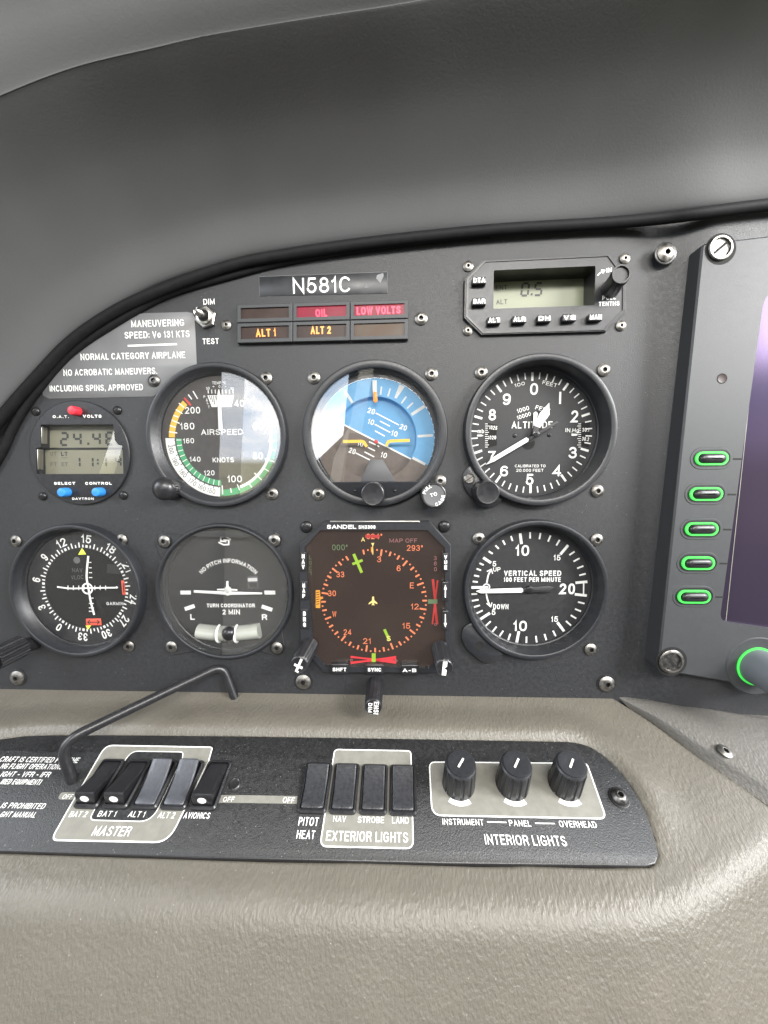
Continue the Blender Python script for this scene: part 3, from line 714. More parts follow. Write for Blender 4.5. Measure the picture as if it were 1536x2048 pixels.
b = MB(); kc = V(298, 1290, 17); knob_mesh(b, kc, V.r(298, 1290, 113, 17), 2.5, 17, 'plastic_black', 30, .05); b.build('setting_knob', T)
b = MB(); q = V(130, 1163, 4); rr = V.r(130, 1163, 48, 4); b.lathe([(rr, 2.5), (rr, 3.6), (rr * .8, 4.1)], q, 24, 'steel'); b.line(q + Vector((-rr * .75, -rr * .45)), q + Vector((rr * .75, rr * .5)), .5, 4.14, 'pit'); b.build('slotted_screw', T)
screws(T, V, [(238, 205), (1347, 180), (1288, 1275)])
# ---------------------------------------------------------------- navigation indicator (lower left)
V = View(pan, pan(147, 1184), 0, 1030, 5.12)
T = thing('navigation_indicator', 'black course indicator with white compass numbers, crossed white needles and red flags', 'flight instrument', pan(147, 1184))
zd, zr = -1.5, 6.5
dr = V.r(850, 757, 570, zd)
C, Rm = bezel(T, V, (752, 790), 672, 2.2, zr, dr, zd)
dial(T, C, dr, zd, 'dial_black')
P = lambda x, y, z=None: V(x, y, zd if z is None else z)
K = V.r(870, 757, 100, zd) / 100; c = P(872, 752); z = zd + .12; b = MB()
for i in range(72):
    a0 = i * 5 + 1.5; t30 = (i % 6 == 1)
    b.line(polar(c, 412 * K, a0), polar(c, (440 if i % 2 == 0 else 462) * K if not t30 else 438 * K, a0), (22 if t30 else 12) * K, z, 'white')
for t_, a0 in [('15', 6), ('18', 36), ('21', 64), ('24', 103), ('27', 131), ('30', 158), ('33', 187), ('0', 217), ('3', 247), ('6', 280), ('9', 309), ('12', 336)]:
    wd = .44 * 100 * len(t_) + (10 if len(t_) > 1 else 0)
    b.text(t_, (0, 0), (wd * K, 0), 82 * K, z + .03, 'white', .155, curve=(c, 458 * K, a0, False))
b.build('compass_card', T, smooth=0)
b = MB(); z = zd - .0
b.disc(c, 405 * K, z + .06, 'pit', 48); b.poly([P(1100, 500), P(1240, 515), P(1235, 605), P(1095, 595)], z + .1, 'ink'); b.poly([P(740, 480), P(745, 475), P(750, 480)], z + .1, 'ink')
b.text('NAV', P(742, 585), P(848, 585), 40 * K, z + .12, 'grey_dim', .12); b.text('VLOC', P(732, 660), P(860, 655), 40 * K, z + .12, 'grey_dim', .12); b.text('GARMIN', P(1092, 922), P(1265, 922), 32 * K, z + .12, 'white_dull', .2)
b.disc(P(788, 462), 34 * K, z + .12, 'grey_dim', 20)
for k in (-4, -3, -2, -1, 1, 2, 3):
    x = 918 + (k * 55 if k > 0 else k * 55); b.line(P(x, 722), P(x, 768), 9 * K, z + .14, 'white')
for y in (485, 540, 590, 640, 850, 905, 950, 985): b.line(P(912, y), P(950 + (y - 700) * .06, y), 9 * K, z + .14, 'white')
b.build('inner_scale', T, smooth=0)
b = MB(); b.poly([P(845, 335), P(888, 402), P(806, 405)], zd + .4, 'lime'); b.build('course_arrow', T, smooth=0); b = MB(); b.poly([P(880, 1130), P(938, 1128), P(908, 1172)], zd + .4, 'lime'); b.build('course_arrow', T, smooth=0)
b = MB(); b.prism([P(885, 1060), P(1035, 1058), P(1045, 1125), P(888, 1128)], zd + .15, zd + .45, 'flag_red', .06)
b.pline([P(905, 1095), P(1022, 1094)], 9 * K, zd + .5, 'ink'); b.pline([P(925, 1076), P(905, 1095), P(925, 1114)], 9 * K, zd + .52, 'ink'); b.pline([P(1004, 1075), P(1024, 1094), P(1004, 1113)], 9 * K, zd + .52, 'ink'); b.build('warning_flag', T)
b = MB(); b.prism([P(1245, 672), P(1272, 668), P(1280, 730), P(1290, 815), P(1258, 815)], zd + .15, zd + .45, 'flag_red', .06); b.pline([P(1266, 700), P(1274, 785)], 9 * K, zd + .5, 'ink'); b.build('warning_flag', T)
b = MB(); z = zd + 1.2
b.pline(catmull([P(903, 430, z), P(890, 560, z), P(888, 650, z), P(905, 745, z), P(928, 880, z), P(962, 1012, z)], 5), 20 * K, z, 'white'); b.build('course_needle', T, smooth=0)
b = MB(); z = zd + 1.5
b.pline(catmull([P(592, 737, z), P(720, 752, z), P(905, 748, z), P(1178, 744, z)], 5), 15 * K, z, 'white'); b.disc(P(1195, 742, z), 14 * K, z, 'white', 4); b.build('glideslope_needle', T, smooth=0)
b = MB(); b.ring(P(918, 745), 42 * K, 58 * K, 0, 360, zd + 1.8, 'white', 32); b.build('centre_ring', T, smooth=0)
pane(T, C, dr + 1.0, zd + 2.6, mt='glass_coated')
# course knob: shaft leaving the case at its lower left
b = MB(); b.tube([(V(360, 1310, 1).x, V(360, 1310, 1).y, 1), (V(225, 1340, 8).x, V(225, 1340, 8).y, 8)], 4.2, 20, 'plastic_black')
p0 = V(235, 1335, 8); p1 = V(-60, 1480, 22)
A_, B_ = Vector((p0.x, p0.y, 8)), Vector((p1.x, p1.y, 22)); dv = (B_ - A_).normalized(); up = dv.orthogonal().normalized(); sd = dv.cross(up); n = 60; i0 = len(b.v)
for q in range(4):
    pt = A_.lerp(B_, (0, .02, .98, 1)[q])
    for k in range(n):
        rr = (6.6 if q in (1, 2) else 6.0) * (1 - .10 * (.5 + .5 * math.cos(20 * 2 * math.pi * k / n)) ** 2)
        b.v.append(tuple(pt + (up * math.cos(2 * math.pi * k / n) + sd * math.sin(2 * math.pi * k / n)) * rr))
for q in range(3):
    for k in range(n):
        j = (k + 1) % n; b.f.append([i0 + q * n + k, i0 + q * n + j, i0 + (q + 1) * n + j, i0 + (q + 1) * n + k]); b.mi.append(b.m('plastic_black'))
b.f.append([i0 + k for k in range(n)]); b.mi.append(b.m('plastic_black'))
b.build('course_knob', T)
screws(T, V, [(160, 268), (1245, 258), (1318, 1345)])
# ---------------------------------------------------------------- turn coordinator
V = View(pan, pan(446, 1186), 290, 1030, 4.955)
T = thing('turn_coordinator', 'black turn coordinator with little white aeroplane and slip tube', 'flight instrument', pan(446, 1186))
zd, zr = -3.5, 3.8
dr = V.r(785, 780, 590, zd)
C, Rm = bezel(T, V, (772, 772), 676, 1.8, zr, dr, zd, 'bezel_black')
dial(T, C, dr, zd, 'dial_black')
P = lambda x, y, z=None: V(x, y, zd if z is None else z)
K = V.r(790, 780, 100, zd) / 100; c = P(820, 770); z = zd + .12; b = MB()
for q in [(352, 768, 455, 768), (1185, 768, 1292, 768), (395, 932, 492, 900), (1157, 905, 1262, 940)]: b.line(P(q[0], q[1]), P(q[2], q[3]), 38 * K, z, 'white')
b.text('NO PITCH INFORMATION', (0, 0), (620 * K, 0), 40 * K, z + .02, 'white', .17, curve=(P(838, 830), 358 * K, 0, False))
b.text('TURN COORDINATOR', P(615, 915), P(1090, 915), 38 * K, z + .02, 'white', .2); b.text('2 MIN', P(770, 985), P(942, 985), 50 * K, z + .02, 'white', .18)
b.text('L', P(452, 1038), P(495, 1038), 58 * K, z + .02, 'white', .2); b.text('R', P(1160, 1040), P(1212, 1040), 58 * K, z + .02, 'white', .2)
# maker's emblem: two interlocked hooks
b.pline([P(845, 240), P(800, 212), P(752, 215), P(752, 258), P(800, 262)], 14 * K, z + .02, 'white'); b.pline([P(735, 272), P(780, 295), P(830, 292), P(832, 250), P(785, 245)], 14 * K, z + .03, 'white')
b.build('dial_markings', T, smooth=0)
b = MB(); b.ring(P(815, 775), 352 * K, 356 * K, 205, 515, zd + .08, 'ink', 60); b.poly([P(1012, 608), P(1118, 605), P(1125, 725), P(1020, 728)], zd + .1, 'grey_dim'); b.poly([P(1020, 625), P(1112, 622), P(1114, 655), P(1022, 658)], zd + .2, 'white_dull'); b.poly([P(1030, 668), P(1112, 668), P(1114, 718), P(1036, 718)], zd + .2, 'ink'); b.build('power_flag', T, smooth=0)
b = MB(); z = zd + 1.6
b.prism([P(487, 745, z), P(800, 758, z), P(845, 758, z), P(1162, 768, z), P(1160, 784, z), P(850, 790, z), P(822, 798, z), P(795, 788, z), P(487, 768, z)], z, z + .5, 'white', .1)
b.prism([P(715, 732, z), P(805, 730, z), P(807, 655, z), P(826, 655, z), P(828, 730, z), P(915, 736, z), P(914, 750, z), P(716, 746, z)], z - .1, z + .3, 'white', .1)
b.lathe([(34 * K, z - .5), (34 * K, z + .2), (24 * K, z + .8), (10 * K, z + 1.0)], P(820, 742, z), 24, 'white_dull'); b.build('miniature_aircraft', T)
# slip tube
b = MB(); zt = zd + 2.2
path = [V(x, y, zt) for x, y in [(530, 1150), (640, 1164), (745, 1172), (835, 1174), (920, 1170), (1030, 1160), (1138, 1145)]]
b.tube([(p.x, p.y, zt) for p in catmull(path, 4)], 75 * K * .98, 20, 'tube_fluid'); so = b.build('slip_tube', T)
b = MB(); b.lathe([(70 * K * math.sin(math.pi * (i + .5) / 10), zt + 3.5 - 70 * K * math.cos(math.pi * (i + .5) / 10) * .9) for i in range(10)], V(838, 1168, zt + 3), 24, 'steel_black', cap0=True); b.build('slip_ball', so)
b = MB()
for x0, y0, x1, y1 in ((738, 1085, 745, 1262), (912, 1085, 920, 1262)):
    p = V((x0 + x1) / 2, 1172, zt); q = [(p.x + dx * .9, p.y + 82 * K * math.sin(t), zt + 82 * K * math.cos(t)) for dx in (0,) for t in [math.pi * (i / 16 - .5) for i in range(17)]]
    b.tube(q, 11 * K, 8, 'white')
b.build('tube_band', so)
pane(T, C, dr + 1.6, zd + 5.4)
# square mounting flange with four ears
b = MB(); ear = []
for x, y in ((185, 258), (1278, 250), (1308, 1316), (262, 1310)):
    ctr = V(x, y, 0) - C; d = ctr.normalized(); pd = Vector((-d.y, d.x)); rad = ctr.length
    ear += [C + d * (rad - 9) - pd * 12, C + d * (rad - 1) - pd * 6.5, C + d * (rad + 4) - pd * 3.5, C + d * (rad + 4) + pd * 3.5, C + d * (rad - 1) + pd * 6.5, C + d * (rad - 9) + pd * 12]
ear = [ear[i] for blk in (3, 2, 1, 0) for i in range(blk * 6, blk * 6 + 6)]
ear.sort(key=lambda p: math.atan2((p - C).y, (p - C).x))
fl = MB(); n = len(ear); rr = rounded(ear, 3, 4)
fl.frame(rr, [C + (p - C).normalized() * (Rm - .5) for p in (rr if sum(rr[i].cross(rr[(i + 1) % len(rr)]) for i in range(len(rr))) > 0 else rr[::-1])], 0, .7, 0, 'panel_paint'); fl.build('mounting_flange', T)
screws(T, V, [(190, 262, SCREW_W), (1280, 252, SCREW_W), (1308, 1316, SCREW_W), (262, 1308)], z=.7)
# ---------------------------------------------------------------- vertical speed indicator
V = View(pan, pan(1072, 1187), 910, 1030, 4.518)
T = thing('vertical_speed_indicator', 'black vertical speed dial, white pointer at zero on its left', 'flight instrument', pan(1072, 1187))
zd, zr = -5.5, 5.5
dr = V.r(672, 662, 545, zd)
C, Rm = bezel(T, V, (735, 690), 655, 2.6, zr, dr, zd)
dial(T, C, dr, zd, 'dial_black')
P = lambda x, y, z=None: V(x, y, zd if z is None else z)
K = V.r(672, 665, 100, zd) / 100; z = zd + .12; b = MB()
BIG = {4, 9, 14, 19, 20, 25, 30, 35, 40}
for i, q in enumerate([(160, 600, 205, 605), (172, 545, 218, 555), (195, 485, 235, 500), (222, 435, 258, 452), (255, 385, 325, 432), (305, 328, 340, 350), (365, 275, 395, 305), (432, 230, 452, 268), (505, 190, 520, 235), (588, 165, 600, 262),
          (678, 155, 678, 212), (772, 162, 762, 218), (863, 185, 840, 240), (945, 225, 915, 275), (1022, 272, 952, 355), (1080, 330, 1032, 362), (1125, 390, 1070, 420), (1160, 460, 1103, 482), (1180, 530, 1122, 545), (1195, 602, 1088, 612),
          (1190, 728, 1082, 715), (1170, 800, 1110, 785), (1138, 870, 1083, 848), (1095, 935, 1045, 905), (1048, 998, 1002, 957), (985, 1050, 925, 970), (910, 1095, 885, 1045), (825, 1130, 808, 1075), (738, 1150, 730, 1092), (645, 1155, 645, 1098),
          (557, 1150, 577, 1050), (480, 1130, 500, 1072), (403, 1095, 435, 1045), (337, 1055, 375, 1008), (278, 1000, 322, 960), (230, 940, 315, 885), (195, 888, 250, 862), (170, 832, 225, 815), (152, 775, 212, 765), (148, 715, 200, 712), (148, 655, 300, 652)]):
    b.line(P(q[0], q[1]), P(q[2], q[3]), (24 if i in BIG else 15) * K, z, 'white')
b.line(P(1162, 612), P(1160, 722), 12 * K, z + .02, 'white')
for t_, x0, x1, y, h, wt in [('10', 545, 668, 368, 98, .17), ('15', 890, 952, 410, 52, .16), ('20', 942, 1082, 715, 100, .18), ('10', 525, 648, 1048, 98, .17), ('15', 866, 930, 965, 52, .16), ('5', 338, 372, 465, 50, .17), ('5', 330, 366, 902, 52, .17), ('UP', 344, 410, 510, 40, .16),
                             ('DOWN', 344, 482, 850, 48, .17), ('VERTICAL SPEED', 442, 958, 550, 50, .19), ('100 FEET PER MINUTE', 440, 955, 603, 42, .19)]:
    b.text(t_, P(x0, y), P(x1, y), h * K, z + .04, 'white', wt, rc=True)
b.pline(catmull([P(322, 500), P(300, 545), P(288, 605)], 4), 14 * K, z + .03, 'white'); b.pline(catmull([P(282, 705), P(292, 760), P(314, 820)], 4), 14 * K, z + .03, 'white')
b.pline([P(292, 508), P(328, 490), P(338, 525)], 10 * K, z + .05, 'white'); b.pline([P(288, 800), P(322, 828), P(332, 795)], 10 * K, z + .05, 'white')
b.ring(P(284, 650), 24 * K, 34 * K, 0, 360, z + .05, 'white', 24)
b.build('dial_markings', T, smooth=0)
b = MB(); z = zd + 2
b.prism([P(182, 680), P(225, 662), P(590, 650), P(604, 660), P(604, 682), P(592, 692), P(225, 698)], z, z + .4, 'white', .08)
b.prism([P(604, 655), P(690, 645), P(840, 632), P(880, 645), P(840, 695), P(690, 690), P(604, 690)], z - .2, z + .2, 'dial_black', .1); b.lathe([(32 * K, zd), (32 * K, z + .6), (26 * K, z + .8)], P(668, 668), 24, 'plastic_black'); b.build('pointer', T)
pane(T, C, dr + 1.4, zd + 4.5, mt='glass_coated')
b = MB(); lobe = rounded([V(160, 960, 2), V(440, 1260, 2), V(410, 1300, 2), V(310, 1345, 2), V(235, 1325, 2), V(100, 1210, 2), V(55, 1110, 2), V(70, 1020, 2)], 5, 6)
b.prism(lobe, 0, 2.6, 'bezel_black', .6); q = V(220, 1183, 2.7); b.disc(q, V.r(220, 1183, 40, 2.7), 2.66, 'pit', 24); b.build('case_lug', T)
screws(T, V, [(215, 215), (1282, 225), (1225, 1215)])
# ---------------------------------------------------------------- digital clock / thermometer
V = View(pan, pan(157, 906), 0, 560, 3.84)
T = thing('digital_clock', 'round black digital clock and thermometer with two grey displays', 'clock', pan(157, 906))
zr = 1.6; C = V(607, 1330, zr); Rm = V.r(607, 1330, 380, zr)
lcdz = -4.5
win = [V(x, y, zr) for x, y in [(312, 1110), (870, 1108), (882, 1230), (905, 1262), (940, 1275), (948, 1488), (280, 1490), (275, 1292), (312, 1285)]]
HOLES.append((C + V.o, Rm - 2.5))
# face plate with a window cut through
b = MB(); n = 72
outr = [polar(C, Rm, -360 * i / n) for i in range(n)]
loops = [[Vector((p.x, p.y, 0)) for p in outr], [Vector((p.x, p.y, 0)) for p in win]]
flat = loops[0] + loops[1]
for t in tessellate_polygon(loops):
    a_, b_, c_ = [flat[k] for k in t]; tri = [a_, b_, c_] if (b_ - a_).cross(c_ - a_).z > 0 else [a_, c_, b_]
    b.face([(p.x, p.y, zr) for p in tri], 'plastic_black')
b.lathe([(Rm + .5, -.1), (Rm + .4, zr - .3), (Rm, zr)], C, n, 'bezel_black', cap1=False)
for i in range(len(win)):
    p, q = win[i], win[(i + 1) % len(win)]; b.face([(p.x, p.y, zr), (q.x, q.y, zr), (q.x, q.y, lcdz), (p.x, p.y, lcdz)], 'plastic_black')
b.build('face_plate', T, smooth=30)
b = MB(); b.poly([win[0] + Vector((-.5, .5)), V(960, 1090, lcdz), V(990, 1500, lcdz) + Vector((0, -1)), V(240, 1500, lcdz) + Vector((0, -1)), V(240, 1090, lcdz)], lcdz + .02, 'lcd'); dsp = b.build('display', T, smooth=0)
b = MB(); z = lcdz + .15; K = V.r(600, 1300, 100, z) / 100
seg_digits(b, '24.4E', V(470, 1268, z), 88 * K, 50 * K, 50 * K, z, 'lcd_ink', t=.19, slant=.06)
seg_digits(b, '1', V(575, 1435, z), 70 * K, 38 * K, 40 * K, z, 'lcd_ink', t=.19, slant=.05)
seg_digits(b, '1:1', V(675, 1435, z), 70 * K, 38 * K, 32 * K, z, 'lcd_ink', t=.19, slant=.05); seg_digits(b, '4', V(890, 1430, z), 66 * K, 38 * K, 40 * K, z, 'lcd_ink', t=.19, slant=.05)
for t_, x, y in [('UT', 385, 1350), ('LT', 470, 1350), ('FT', 388, 1430), ('ET', 472, 1430)]: b.text(t_, V(x, y, z), V(x + 50, y, z), 30 * K, z, 'lcd_faint' if t_ != 'LT' else 'lcd_ink', .2)
b.line(V(470, 1365, z), V(520, 1365, z), 4 * K, z, 'lcd_faint'); b.build('display_digits', dsp, smooth=0)
b = MB(); zb = lcdz + 1.0; b.prism([V(285, 1288, zb), V(945, 1286, zb), V(945, 1297, zb), V(285, 1299, zb)], lcdz + .2, zb, 'plastic_black', .1); b.build('display_divider', T)
b = MB(); z = zr + .1; K = V.r(600, 1300, 100, z) / 100
for t_, x0, x1, y, h in [('O.A.T.', 405, 530, 1060, 20), ('VOLTS', 638, 780, 1058, 22), ('SELECT', 415, 578, 1572, 20), ('CONTROL', 655, 858, 1572, 20), ('DAVTRON', 555, 720, 1688, 17)]: b.text(t_, V(x0, y, z), V(x1, y, z), h * K, z, 'white', .26, gap=.22)
b.build('face_lettering', T, smooth=0)
b = MB()
for x in (318, 288):
    y0, y1 = (1130, 1255) if x == 318 else (1300, 1455); b.prism([V(x - 5, y0, 1), V(x + 5, y0, 1), V(x + 5, y1, 1), V(x - 5, y1, 1)], lcdz + 2, zr - .4, 'chrome', .2)
b.build('window_trim', T)
for x, y, mt in ((545, 1000, 'button_red'), (465, 1632, 'button_blue'), (730, 1630, 'button_blue')):
    b = MB(); h = 6.5; p = V(x, y, h); r_ = V.r(x, y, 34, h); b.lathe([(r_ * 1.02, zr - .1), (r_, h - .8), (r_ * .86, h - .15), (r_ * .5, h + .1)], p, 28, mt); b.build('push_button', T)
b = MB(); b.lathe([(Rm - 1.5, zr - 1.4), (Rm - 1.5, zr - 1.0)], C, 48, 'glass', cap0=True)
screws(T, V, [(270, 1008), (898, 1000), (325, 1662), (945, 1655)], SCREW_X)
b = MB(); b.poly([p + Vector((0, 0)) for p in inset([Vector(p) for p in win][::-1], -.3)], zr - 1.2, 'glass'); 
b.build('glass_cover', T, smooth=0)
# ---------------------------------------------------------------- electronic compass display
V = View(pan, pan(748, 1195), 570, 1020, 4.267)
T = thing('compass_display', 'square electronic compass display with orange rose on brown screen and three knobs', 'flight instrument', pan(748, 1195))
zr, zs = 5.0, 2.8
OUT = [(335, 95), (1235, 95), (1418, 300), (1412, 1260), (1300, 1395), (330, 1392), (125, 1150), (118, 300)]
INN = [(300, 172), (1215, 170), (1365, 322), (1370, 1238), (1235, 1352), (345, 1335), (250, 1235), (165, 322)]
o_ = [V(x, y, zr) for x, y in OUT][::-1]; i_ = [V(x, y, zr) for x, y in INN][::-1]
HOLES.append(([pan(V.ox + x / V.k, V.oy + y / V.k, 0) for x, y in [(400, 200), (1150, 200), (1300, 350), (1300, 1150), (1150, 1280), (400, 1280), (250, 1100), (250, 350)]], None))
b = MB(); b.frame(o_, i_, -.3, zr, zs - .3, 'bezel_black', ch=.6); b.build('bezel', T, smooth=30)
b = MB(); b.poly([V(x, y, zs) for x, y in [(290, 160), (1225, 160), (1375, 315), (1380, 1250), (1240, 1365), (335, 1345), (235, 1245), (155, 315)]], zs - .1, 'screen_brown'); scr = b.build('screen', T, smooth=0)
P = lambda x, y: V(x, y, zs)
K = V.r(755, 778, 100, zs) / 100; c = P(758, 778); b = MB(); z = zs + .02
for i in range(72):
    a0 = i * 5 - 21
    if i in (71, 0, 1): continue
    r0 = 452 - (58 if i % 6 == 0 else 40 if i % 2 == 0 else 16); r1 = 452 if i % 2 == 0 else 450
    b.line(polar(c, r0 * K, a0), polar(c, r1 * K, a0), (15 if i % 2 == 0 else 13) * K, z, 'scr_orange')
for t_, x, y in [('3', 803, 445), ('6', 970, 522), ('E', 1083, 668), ('12', 1108, 848), ('15', 1036, 1012), ('21', 700, 1142), ('24', 534, 1066), ('W', 422, 912), ('30', 402, 735), ('33', 473, 574)]:
    wd = 34 if len(t_) == 1 else 66
    b.text(t_, P(x - wd / 2, y), P(x + wd / 2, y), 50 * K, z + .02, 'scr_orange', .13)
b.text('S', P(868, 1118), P(902, 1118), 46 * K, z + .02, 'scr_yellow', .13)
b.text('024°', P(695, 248), P(830, 248), 46 * K, z + .02, 'scr_orange', .14); b.poly([P(685, 212), P(808, 212), P(808, 236), P(685, 236)], z + .1, 'scr_dred')
b.text('A', P(650, 270), P(682, 270), 36 * K, z, 'scr_yellow', .13); b.text('000°', P(402, 343), P(535, 343), 48 * K, z, 'scr_dgreen', .12)
b.text('MAP OFF', P(892, 278), P(1128, 278), 34 * K, z, 'scr_pink', .13); b.text('293°', P(1040, 348), P(1176, 348), 48 * K, z, 'scr_orange', .12)
for t_, x, y in [('3', 1283, 428), ('6', 1283, 474), ('0', 1284, 522)]: b.text(t_, P(x - 12, y), P(x + 12, y), 34 * K, z, 'scr_pink', .14)
for t_, x, y in [('L', 217, 420), ('O', 217, 468), ('C', 217, 514), ('1', 217, 555)]: b.text(t_, P(x - 11, y), P(x + 11, y), 34 * K, z, 'scr_dgreen', .12)
b.poly([P(735, 282), P(762, 280), P(750, 312)], z + .04, 'scr_yellow'); b.line(P(748, 300), P(750, 382), 5 * K, z + .05, 'scr_yellow'); b.line(P(738, 315), P(739, 358), 10 * K, z + .03, 'scr_amber')
b.line(P(586, 375), P(655, 535), 25 * K, z + .04, 'scr_green'); b.line(P(575, 462), P(662, 428), 22 * K, z + .06, 'scr_green'); b.line(P(848, 1018), P(892, 1115), 24 * K, z + .01, 'scr_green')
# little aeroplane
b.poly([P(744, 742), P(752, 735), P(760, 742), P(762, 770), P(788, 792), P(788, 804), P(760, 792), P(759, 802), P(768, 812), P(736, 812), P(745, 802), P(744, 792), P(714, 806), P(714, 794), P(742, 772)], z + .04, 'scr_yellow')
b.poly([P(262, 684), P(298, 684), P(302, 740), P(330, 752), P(302, 764), P(300, 838), P(262, 835)], z - .01, 'scr_amber')
for y_ in (705, 725, 745, 765, 785, 805): b.line(P(266, y_), P(294, y_ - 6), 6 * K, z + .05, 'screen_brown')
# glide and deviation flags
for q in [(560, 1250, 948, 1305), (560, 1308, 948, 1252), (560, 1255, 948, 1290), (560, 1300, 948, 1268)]: b.line(P(q[0], q[1]), P(q[2], q[3]), 14 * K, z + .01 * q[1] % .05, 'scr_red')
for q in [(1258, 590, 1302, 975), (1302, 600, 1258, 975), (1265, 590, 1290, 800), (1295, 975, 1272, 780)]: b.line(P(q[0], q[1]), P(q[2], q[3]), 14 * K, z + .01 * q[0] % .05, 'scr_dred')
b.poly([P(740, 1222), P(774, 1222), P(774, 1302), P(740, 1302)], z + .08, 'scr_green'); b.poly([P(1220, 762), P(1300, 762), P(1300, 798), P(1220, 800)], z + .08, 'scr_dgreen')
for x, y in ((566, 1280), (948, 1286), (1285, 975)): b.ring(P(x, y), 7 * K, 12 * K, 0, 360, z + .1, 'scr_pink', 14)
b.build('compass_rose', scr, smooth=0)
pn = MB(); pn.poly([V(x, y, zs + .8) for x, y in INN], zs + .9, 'glass_coated'); pn.build('screen_glass', T, smooth=0)
def ebutton(x0, y0, x1, y1, body, vertical):
    h = zr + 1.6; b = MB(); b.prism(rounded([V(x0, y0, h), V(x1, y0, h), V(x1, y1, h), V(x0, y1, h)], .5, 3), zr - 2.4, h, 'plastic_black', .3)
    o = b.build('push_button', T); b = MB(); K_ = V.r(x0, y0, 100, h) / 100
    xm, ym = (x0 + x1) / 2, (y0 + y1) / 2
    if body == 'up' or body == 'down':
        s_ = -1 if body == 'up' else 1; b.line(V(xm, ym - 55, h), V(xm, ym + 50, h), 9 * K_, h + .1, 'white'); e = ym + s_ * 58; b.poly([V(xm, e, h), V(xm + 14, e - s_ * 38, h), V(xm - 14, e - s_ * 38, h)], h + .12, 'white')
    elif vertical:
        n_ = len(body); st_ = (y1 - y0 - 24) / n_
        for k, ch in enumerate(body): b.text(ch, V(xm - 11, y0 + 12 + st_ * (k + 1) - 6, h), V(xm + 13, y0 + 12 + st_ * (k + 1) - 6, h), (st_ - 9) * K_, h + .1, 'white', .25)
    else: b.text(body, V(x0 + 12, y1 - 22, h), V(x1 - 16, y1 - 22, h), 32 * K_, h + .1, 'white', .22)
    b.build('button_lettering', o, smooth=0)
ebutton(128, 362, 182, 520, 'NAV', True); ebutton(130, 610, 190, 768, 'MAP', True); ebutton(135, 850, 198, 1015, 'BRG', True)
ebutton(1345, 370, 1395, 525, 'VUE', True); ebutton(1342, 615, 1395, 778, 'up', True); ebutton(1342, 862, 1395, 1025, 'down', True)
ebutton(395, 1318, 540, 1398, 'SHFT', False); ebutton(695, 1322, 838, 1400, 'SYNC', False); ebutton(992, 1326, 1138, 1405, 'A-B', False)
def eknob(tip, base, rt, ztip, mark):
    b = MB(); p1 = V(tip[0], tip[1], ztip); r_ = V.r(tip[0], tip[1], rt, ztip); p0 = V(base[0], base[1], zr)
    d = (Vector((p1.x, p1.y, ztip)) - Vector((p0.x, p0.y, zr))); n_ = 64; i0 = len(b.v)
    for k, (t, rr) in enumerate([(0, .98), (.04, 1.0), (.9, 1.0), (.97, .96), (1.0, .86), (.985, .80)]):
        q = Vector((p0.x, p0.y, zr)) + d * t
        for i in range(n_):
            a = 2 * math.pi * i / n_; f_ = rr * r_ * (1 - (.07 * (.5 + .5 * math.cos(14 * a)) ** 3 if 0 < k < 3 else 0)); b.v.append((q.x + f_ * math.cos(a), q.y + f_ * math.sin(a), q.z))
    for k in range(5):
        for i in range(n_):
            j = (i + 1) % n_; b.f.append([i0 + k * n_ + i, i0 + k * n_ + j, i0 + (k + 1) * n_ + j, i0 + (k + 1) * n_ + i]); b.mi.append(b.m('plastic_black'))
    b.f.append([i0 + 5 * n_ + i for i in range(n_)]); b.mi.append(b.m('plastic_black'))
    o = b.build('selector_knob', T); b = MB(); z = ztip + .12; u = r_ / rt
    if mark == 'plane':
        e = Vector((.42, .9)).normalized() * 100 * u * .62; f_ = Vector((e.y, -e.x)); cc_ = Vector((p1.x, p1.y))
        b.line(cc_ - e, cc_ + e, 20 * u, z, 'white'); b.line(cc_ - e * .15 - f_ * .62, cc_ - e * .15 + f_ * .62, 22 * u, z + .02, 'white'); b.line(cc_ - e * .9 - f_ * .0, cc_ - e * .9 + f_ * .35, 16 * u, z + .03, 'white')
    elif mark == 'bar':
        cc_ = Vector((p1.x, p1.y)); q = [(-22, -60), (14, -62), (20, -14), (0, 2), (22, 16), (26, 62), (-10, 62), (-16, 10)]; b.poly([cc_ + Vector(p) * u for p in q], z, 'white')
    else:
        cc_ = Vector((p1.x, p1.y)); b.text('EHSI', cc_ + Vector((8, 52)) * u, cc_ + Vector((2, -58)) * u, 42 * u, z, 'white', .2); b.text('DIM', cc_ + Vector((-40, 40)) * u, cc_ + Vector((-44, -42)) * u, 34 * u, z, 'white', .2)
    b.build('knob_lettering', o, smooth=0)
eknob((118, 1325), (208, 1160), 78, 16, 'plane'); eknob((1360, 1352), (1322, 1185), 80, 16, 'bar'); eknob((752, 1685), (770, 1480), 76, 22, 'text')
b = MB(); b.prism([V(385, 92, zr), V(1150, 92, zr), V(1150, 106, zr), V(385, 106, zr)], zr - .6, zr + .4, 'chrome', .2); b.build('top_trim', T)
b = MB(); Kz = V.r(750, 150, 100, zr) / 100; b.text('SANDEL', V(358, 160, zr), V(608, 160, zr), 34 * Kz, zr + .08, 'white', .2, gap=.12); b.build('face_lettering', T, smooth=0); b = MB(); b.text('SN3308', V(628, 160, zr), V(772, 160, zr), 30 * Kz, zr + .08, 'white', .18); b.build('model_lettering', T, smooth=0)
put(SCREW_X2, 'mounting_screw', T, V(180, 145, 1), 0); put(SCREW_X2, 'mounting_screw', T, V(1360, 142, 1), 0)
